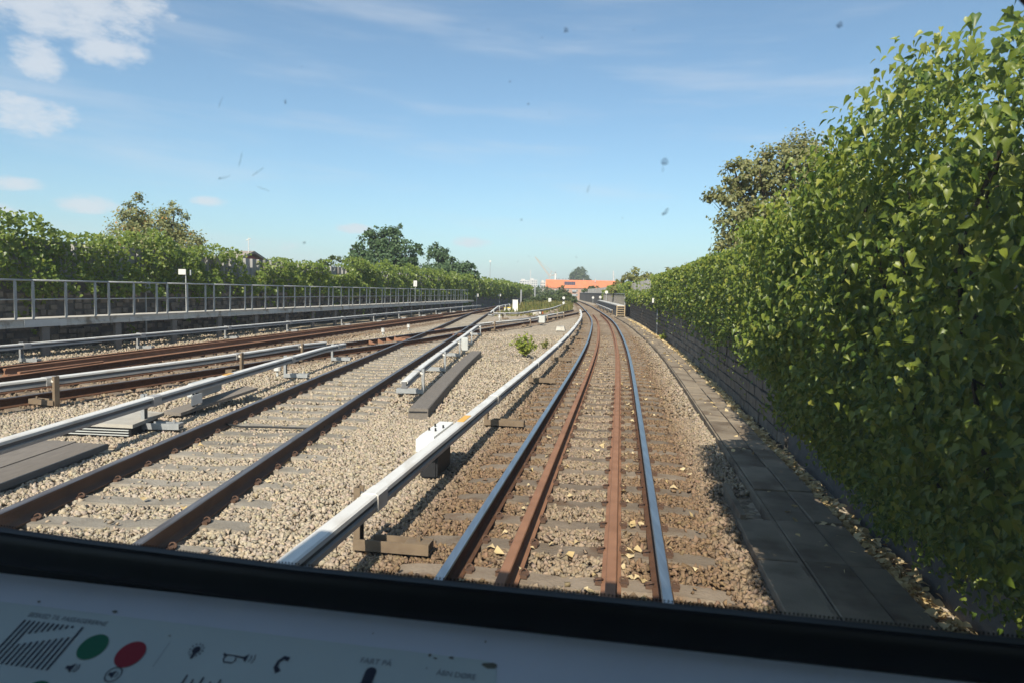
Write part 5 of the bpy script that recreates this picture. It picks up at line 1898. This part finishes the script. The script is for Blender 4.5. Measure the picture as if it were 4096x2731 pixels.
SMEARS = [(.020, .136, .0040, .0050, 'D', .4), (.019, .129, .0014, .0050, 'F', .1), (.023, .085, .0048, .0026, 'D', .9), (-.084, .269, .0034, .0034, 'D', 0), (.180, .262, .0036, .0042, 'D', 0),
          (-.399, .207, .0018, .0028, 'D', 0), (-.381, .051, .0024, .0020, 'D', 0), (-.142, .220, .0014, .0014, 'D', 0), (-.122, .197, .0014, .0014, 'D', 0),
          (-.478, .125, .0110, .0018, 'F', .25), (-.484, .124, .0026, .0016, 'D', 0), (-.457, .145, .0120, .0014, 'F', 1.3), (-.436, .131, .0120, .0020, 'F', .5), (-.431, .112, .0130, .0012, 'F', -.35), (-.479, .209, .0090, .0010, 'F', 1.1),
          (-.659, .034, .0110, .0190, 'P', .35), (-.632, .007, .0170, .0065, 'P', -.25), (.109, -.071, .0052, .0044, 'D', 0), (.106, -.054, .0030, .0110, 'F', -.4), (-.128, .077, .0016, .0014, 'D', 0), (-.057, .109, .0014, .0050, 'F', -.2)]
for i, (s, z, w, h, k, ro) in enumerate(SMEARS):
    smear(s, z, w, h, {'D': SM_D, 'F': SM_F, 'P': SM_P}[k], ro, i)
rr = random.Random(3)
for i in range(26):
    smear(rr.uniform(-.82, .30), rr.uniform(.02, .30), rr.uniform(.0006, .0013), rr.uniform(.0006, .0013), SM_F, 0, 50 + i)

# shell around the viewer
mb = MB()
X0, X1, Y0, Y1, Z0, Z1 = -1.99, .92, -2.6, .745, -1.25, 1.18


def wallbox(a, b):
    mb.box(((a[0] + b[0]) / 2, (a[1] + b[1]) / 2, (a[2] + b[2]) / 2), (abs(b[0] - a[0]), abs(b[1] - a[1]), abs(b[2] - a[2])))


for (xa, xb) in ((X0 - .06, X0), (X1, X1 + .06)):       # side walls with large saloon windows
    wallbox((xa, Y0, Z0), (xb, Y1 - .05, -.30))
    wallbox((xa, Y0, .85), (xb, Y1 - .05, Z1))
    wallbox((xa, -.10, -.30), (xb, Y1 - .05, .85))
    wallbox((xa, Y0, -.30), (xb, Y0 + .25, .85))
wallbox((X0, Y0 - .06, Z0), (X1, Y0, Z1))  # unseen rear wall, added to keep the sun out of the cab
wallbox((X0, Y0, Z0 - .06), (X1, Y1 + .02, Z0))
mb.build('cab_wall', M['lining'], cab)
mb = MB()
wallbox((X0 - .07, Y0 - .07, Z1), (X1 + .07, Y1 - .02, Z1 + .07))
mb.build('cab_roof', M['shell'], cab)
mb = MB()
wallbox((X0, Y0, Z0 - .40), (X1, Y1 + .25, Z0 - .07))
mb.build('skirt', M['shell'], cab)

# desk: starts under the gasket and slopes down towards the viewer by 25 degrees
TILT = R(25)
dk = empty('desk_frame', (0, .745, -.387))
dk.parent = cab
bpy.data.objects.remove(dk)
DM = Matrix.Translation((0, .745, -.387)) @ Matrix.Rotation(TILT, 4, 'X')      # local x right, y towards the screen, z out of the desk


def desk_part(name, mb, m, parent, lift=0.0):
    o = mb.build(name, m, parent)
    if parent is cab:
        o.matrix_basis = DM @ Matrix.Translation((0, 0, lift))
    else:
        o.matrix_basis = Matrix.Translation((0, 0, lift))
    return o


mb = MB(); mb.box((-.535, -.40, -.01), (2.88, .80, .02))
desk = desk_part('desk', mb, M['desk'], cab)


def flat(poly):
    mb = MB()
    mb.add([(x, y, 0) for x, y in poly], [tuple(range(len(poly)))])
    return mb


# label sheet with a rounded corner
corner = [(-.155 + .018 * math.cos(a), -.060 + .018 * math.sin(a)) for a in [math.pi / 2 * (1 - k / 5) for k in range(6)]]
sheet = desk_part('label_sheet', flat([(-.80, -.042)] + corner + [(-.137, -.40), (-.80, -.40)]), M['label'], desk, .0006)


def on_sheet(name, mb, m, lift=.0006):
    return desk_part(name, mb, m, sheet, lift)


# loudspeaker grille: slots cut by a diagonal flash
for k in range(13):
    x = -.726 + k * .00675
    yt, yb = -.063, -.121
    # diagonal band from upper right to lower left
    d_at = lambda xx: -.066 - (-.645 - xx) * .30
    parts = []
    if k in (0, 1, 2, 12):
        parts = [(yt, yb)] if k != 2 else [(yt, yb)]
    else:
        m0 = d_at(x)
        parts = [(yt, m0 + .004), (m0 - .010, yb)]
    for (a, b) in parts:
        if a - b > .002:
            on_sheet('grille_slot', flat([(x - .0014, b), (x + .0014, b), (x + .0014, a), (x - .0014, a)]), M['ink'])


def disc(cx, cy, r, n=28):
    return flat([(cx + r * math.cos(2 * math.pi * k / n), cy + r * math.sin(2 * math.pi * k / n)) for k in range(n)])


def ring(cx, cy, r0, r1, a0=0.0, a1=2 * math.pi, n=24):
    mb = MB()
    vs = []
    for k in range(n + 1):
        a = a0 + (a1 - a0) * k / n
        vs += [(cx + r0 * math.cos(a), cy + r0 * math.sin(a), 0), (cx + r1 * math.cos(a), cy + r1 * math.sin(a), 0)]
    mb.add(vs, [(2 * k, 2 * k + 1, 2 * k + 3, 2 * k + 2) for k in range(n)])
    return mb


def stroke(mb, pts, w):
    pts = [Vector((p[0], p[1], 0)) for p in pts]
    vs = []
    for i, p in enumerate(pts):
        t = (pts[min(i + 1, len(pts) - 1)] - pts[max(i - 1, 0)]).normalized()
        nrm = Vector((-t.y, t.x, 0)) * (w[i] if isinstance(w, list) else w)
        vs += [p + nrm, p - nrm]
    mb.add(vs, [(2 * i, 2 * i + 1, 2 * i + 3, 2 * i + 2) for i in range(len(pts) - 1)])
    return mb


on_sheet('green_button', disc(-.613, -.086, .0170), M['green'])
on_sheet('red_button', disc(-.561, -.089, .0170), M['red'])
on_sheet('green_button', disc(-.637, -.150, .0170), M['green'])
# small loudspeaker mark and the same in a ring
spk = MB()
spk.add([(-.625, -.112, 0), (-.621, -.112, 0), (-.616, -.108, 0), (-.616, -.120, 0), (-.621, -.116, 0), (-.625, -.116, 0)], [(0, 1, 2, 3, 4, 5)])
stroke(spk, [(-.6135, -.110), (-.612, -.114), (-.6135, -.118)], .0005)
stroke(spk, [(-.6110, -.109), (-.609, -.114), (-.6110, -.119)], .0005)
on_sheet('speaker_mark', spk, M['ink'])
mt = ring(-.563, -.115, .0082, .0094)
mt.add([(-.569, -.113, 0), (-.566, -.113, 0), (-.562, -.110, 0), (-.562, -.120, 0), (-.566, -.117, 0), (-.569, -.117, 0)], [(0, 1, 2, 3, 4, 5)])
stroke(mt, [(-.5595, -.112), (-.558, -.115), (-.5595, -.118)], .0005)
on_sheet('mute_mark', mt, M['ink'])
# light bulb with rays
bu = disc(-.4865, -.0735, .0048, 16)
bu.add([(-.4885, -.077, 0), (-.4845, -.077, 0), (-.4850, -.0845, 0), (-.4880, -.0845, 0)], [(0, 3, 2, 1)])
for k in range(11):
    a = R(-60 + k * 30)
    stroke(bu, [(-.4865 + .0066 * math.cos(a), -.0735 + .0066 * math.sin(a)), (-.4865 + .0090 * math.cos(a), -.0735 + .0090 * math.sin(a))], .0006)
on_sheet('bulb_mark', bu, M['ink'])
# horn
hn = MB()
stroke(hn, [(-.450, -.0745), (-.436, -.0745), (-.426, -.0755), (-.4215, -.0755)], [.0007, .0007, .0012, .0055])
stroke(hn, [(-.4515, -.0735), (-.4485, -.0755)], .0013)
stroke(hn, [(-.447, -.0755), (-.4485, -.0795), (-.446, -.0835), (-.436, -.0835), (-.4335, -.0800), (-.435, -.0762)], .0007)
for q in (0, 1):
    stroke(hn, [(-.4180 + q * .004, -.0715 + q * .0015), (-.4165 + q * .004, -.0755), (-.4180 + q * .004, -.0795 - q * .0015)], .0005)
on_sheet('horn_mark', hn, M['ink'])
# telephone handset
ph = MB()
stroke(ph, [(-.3730, -.0705), (-.3790, -.0690), (-.3835, -.0745), (-.3835, -.0815), (-.3780, -.0870)], [.0026, .0024, .0018, .0022, .0032])
on_sheet('telephone_mark', ph, M['ink'])
# separator and small print row at the lower edge
on_sheet('separator', stroke(MB(), [(-.524, -.068), (-.524, -.100)], .0003), M['inkfaint'])
for i, x in enumerate((-.478, -.468, -.458, -.447, -.437, -.425)):
    on_sheet('tick', stroke(MB(), [(x, -.104 - .004 * (i % 2)), (x, -.125)], .0010), M['ink'])
bar = [(-.275 + .0062 * math.cos(a), -.0732 + .0062 * math.sin(a)) for a in [math.pi * k / 10 for k in range(11)]] + [(-.2812, -.18), (-.2688, -.18)]
on_sheet('lever_slot', flat(bar), M['ink'])


def text_on_desk(s, x0, x1, y, m):
    cu = bpy.data.curves.new('lettering', 'FONT')
    cu.body = s
    cu.size = 1.0
    ob = bpy.data.objects.new('lettering', cu)
    COL.objects.link(ob)
    bpy.context.view_layer.update()
    me = bpy.data.meshes.new_from_object(ob.evaluated_get(bpy.context.evaluated_depsgraph_get()))
    bpy.data.objects.remove(ob)
    xs = [v.co.x for v in me.vertices]
    k = (x1 - x0) / (max(xs) - min(xs))
    mn = min(xs)
    for v in me.vertices:
        v.co = Vector((x0 + (v.co.x - mn) * k, y + v.co.y * k, 0))
    me.materials.clear()
    me.materials.append(m)
    o = link_mesh('lettering', me, sheet)
    o.matrix_basis = Matrix.Translation((0, 0, .0006))


text_on_desk('BESKED TIL PASSAGERERNE', -.728, -.618, -.058, M['inkfaint'])
text_on_desk('FART PÅ', -.291, -.255, -.0635, M['inkfaint'])
text_on_desk('ÅBN DØRE', -.203, -.159, -.0665, M['inkfaint'])
for i, (x, y_, w, h) in enumerate(((-.731, -.036, .0022, .0020), (-.621, -.037, .0045, .0018), (-.216, -.044, .0022, .0022), (-.191, -.044, .0034, .0018), (-.209, -.047, .0030, .0010), (-.147, -.048, .0090, .0040), (-.158, -.019, .0013, .0014), (-.29, -.025, .0010, .0010), (-.215, -.060, .0010, .0010), (-.530, -.060, .0022, .0012))):
    rq = random.Random(i)
    poly = [(x + w * math.cos(2 * math.pi * k / 10) * rq.uniform(.6, 1.1), y_ + h * math.sin(2 * math.pi * k / 10) * rq.uniform(.6, 1.1)) for k in range(10)]
    desk_part('grime_spot', flat(poly), M['grime'], desk, .0012)

# ------------------------------------------------------------------ air: a thin even haze round everything
def build_haze():
    m = bpy.data.materials.new('haze_air')
    m.use_nodes = True
    nt = m.node_tree
    nt.nodes.clear()
    out = nt.nodes.new('ShaderNodeOutputMaterial')
    pv = nt.nodes.new('ShaderNodeVolumePrincipled')
    pv.inputs['Color'].default_value = (0.86, 0.92, 1.0, 1)
    pv.inputs['Density'].default_value = 0.00045
    nt.links.new(pv.outputs[0], out.inputs['Volume'])
    mb = MB()
    mb.box((0, 950, 27.5), (2400, 2500, 67))
    tag(mb.build('haze', m), 'thin pale summer haze over the railway', 'haze', kind='stuff')


build_haze()
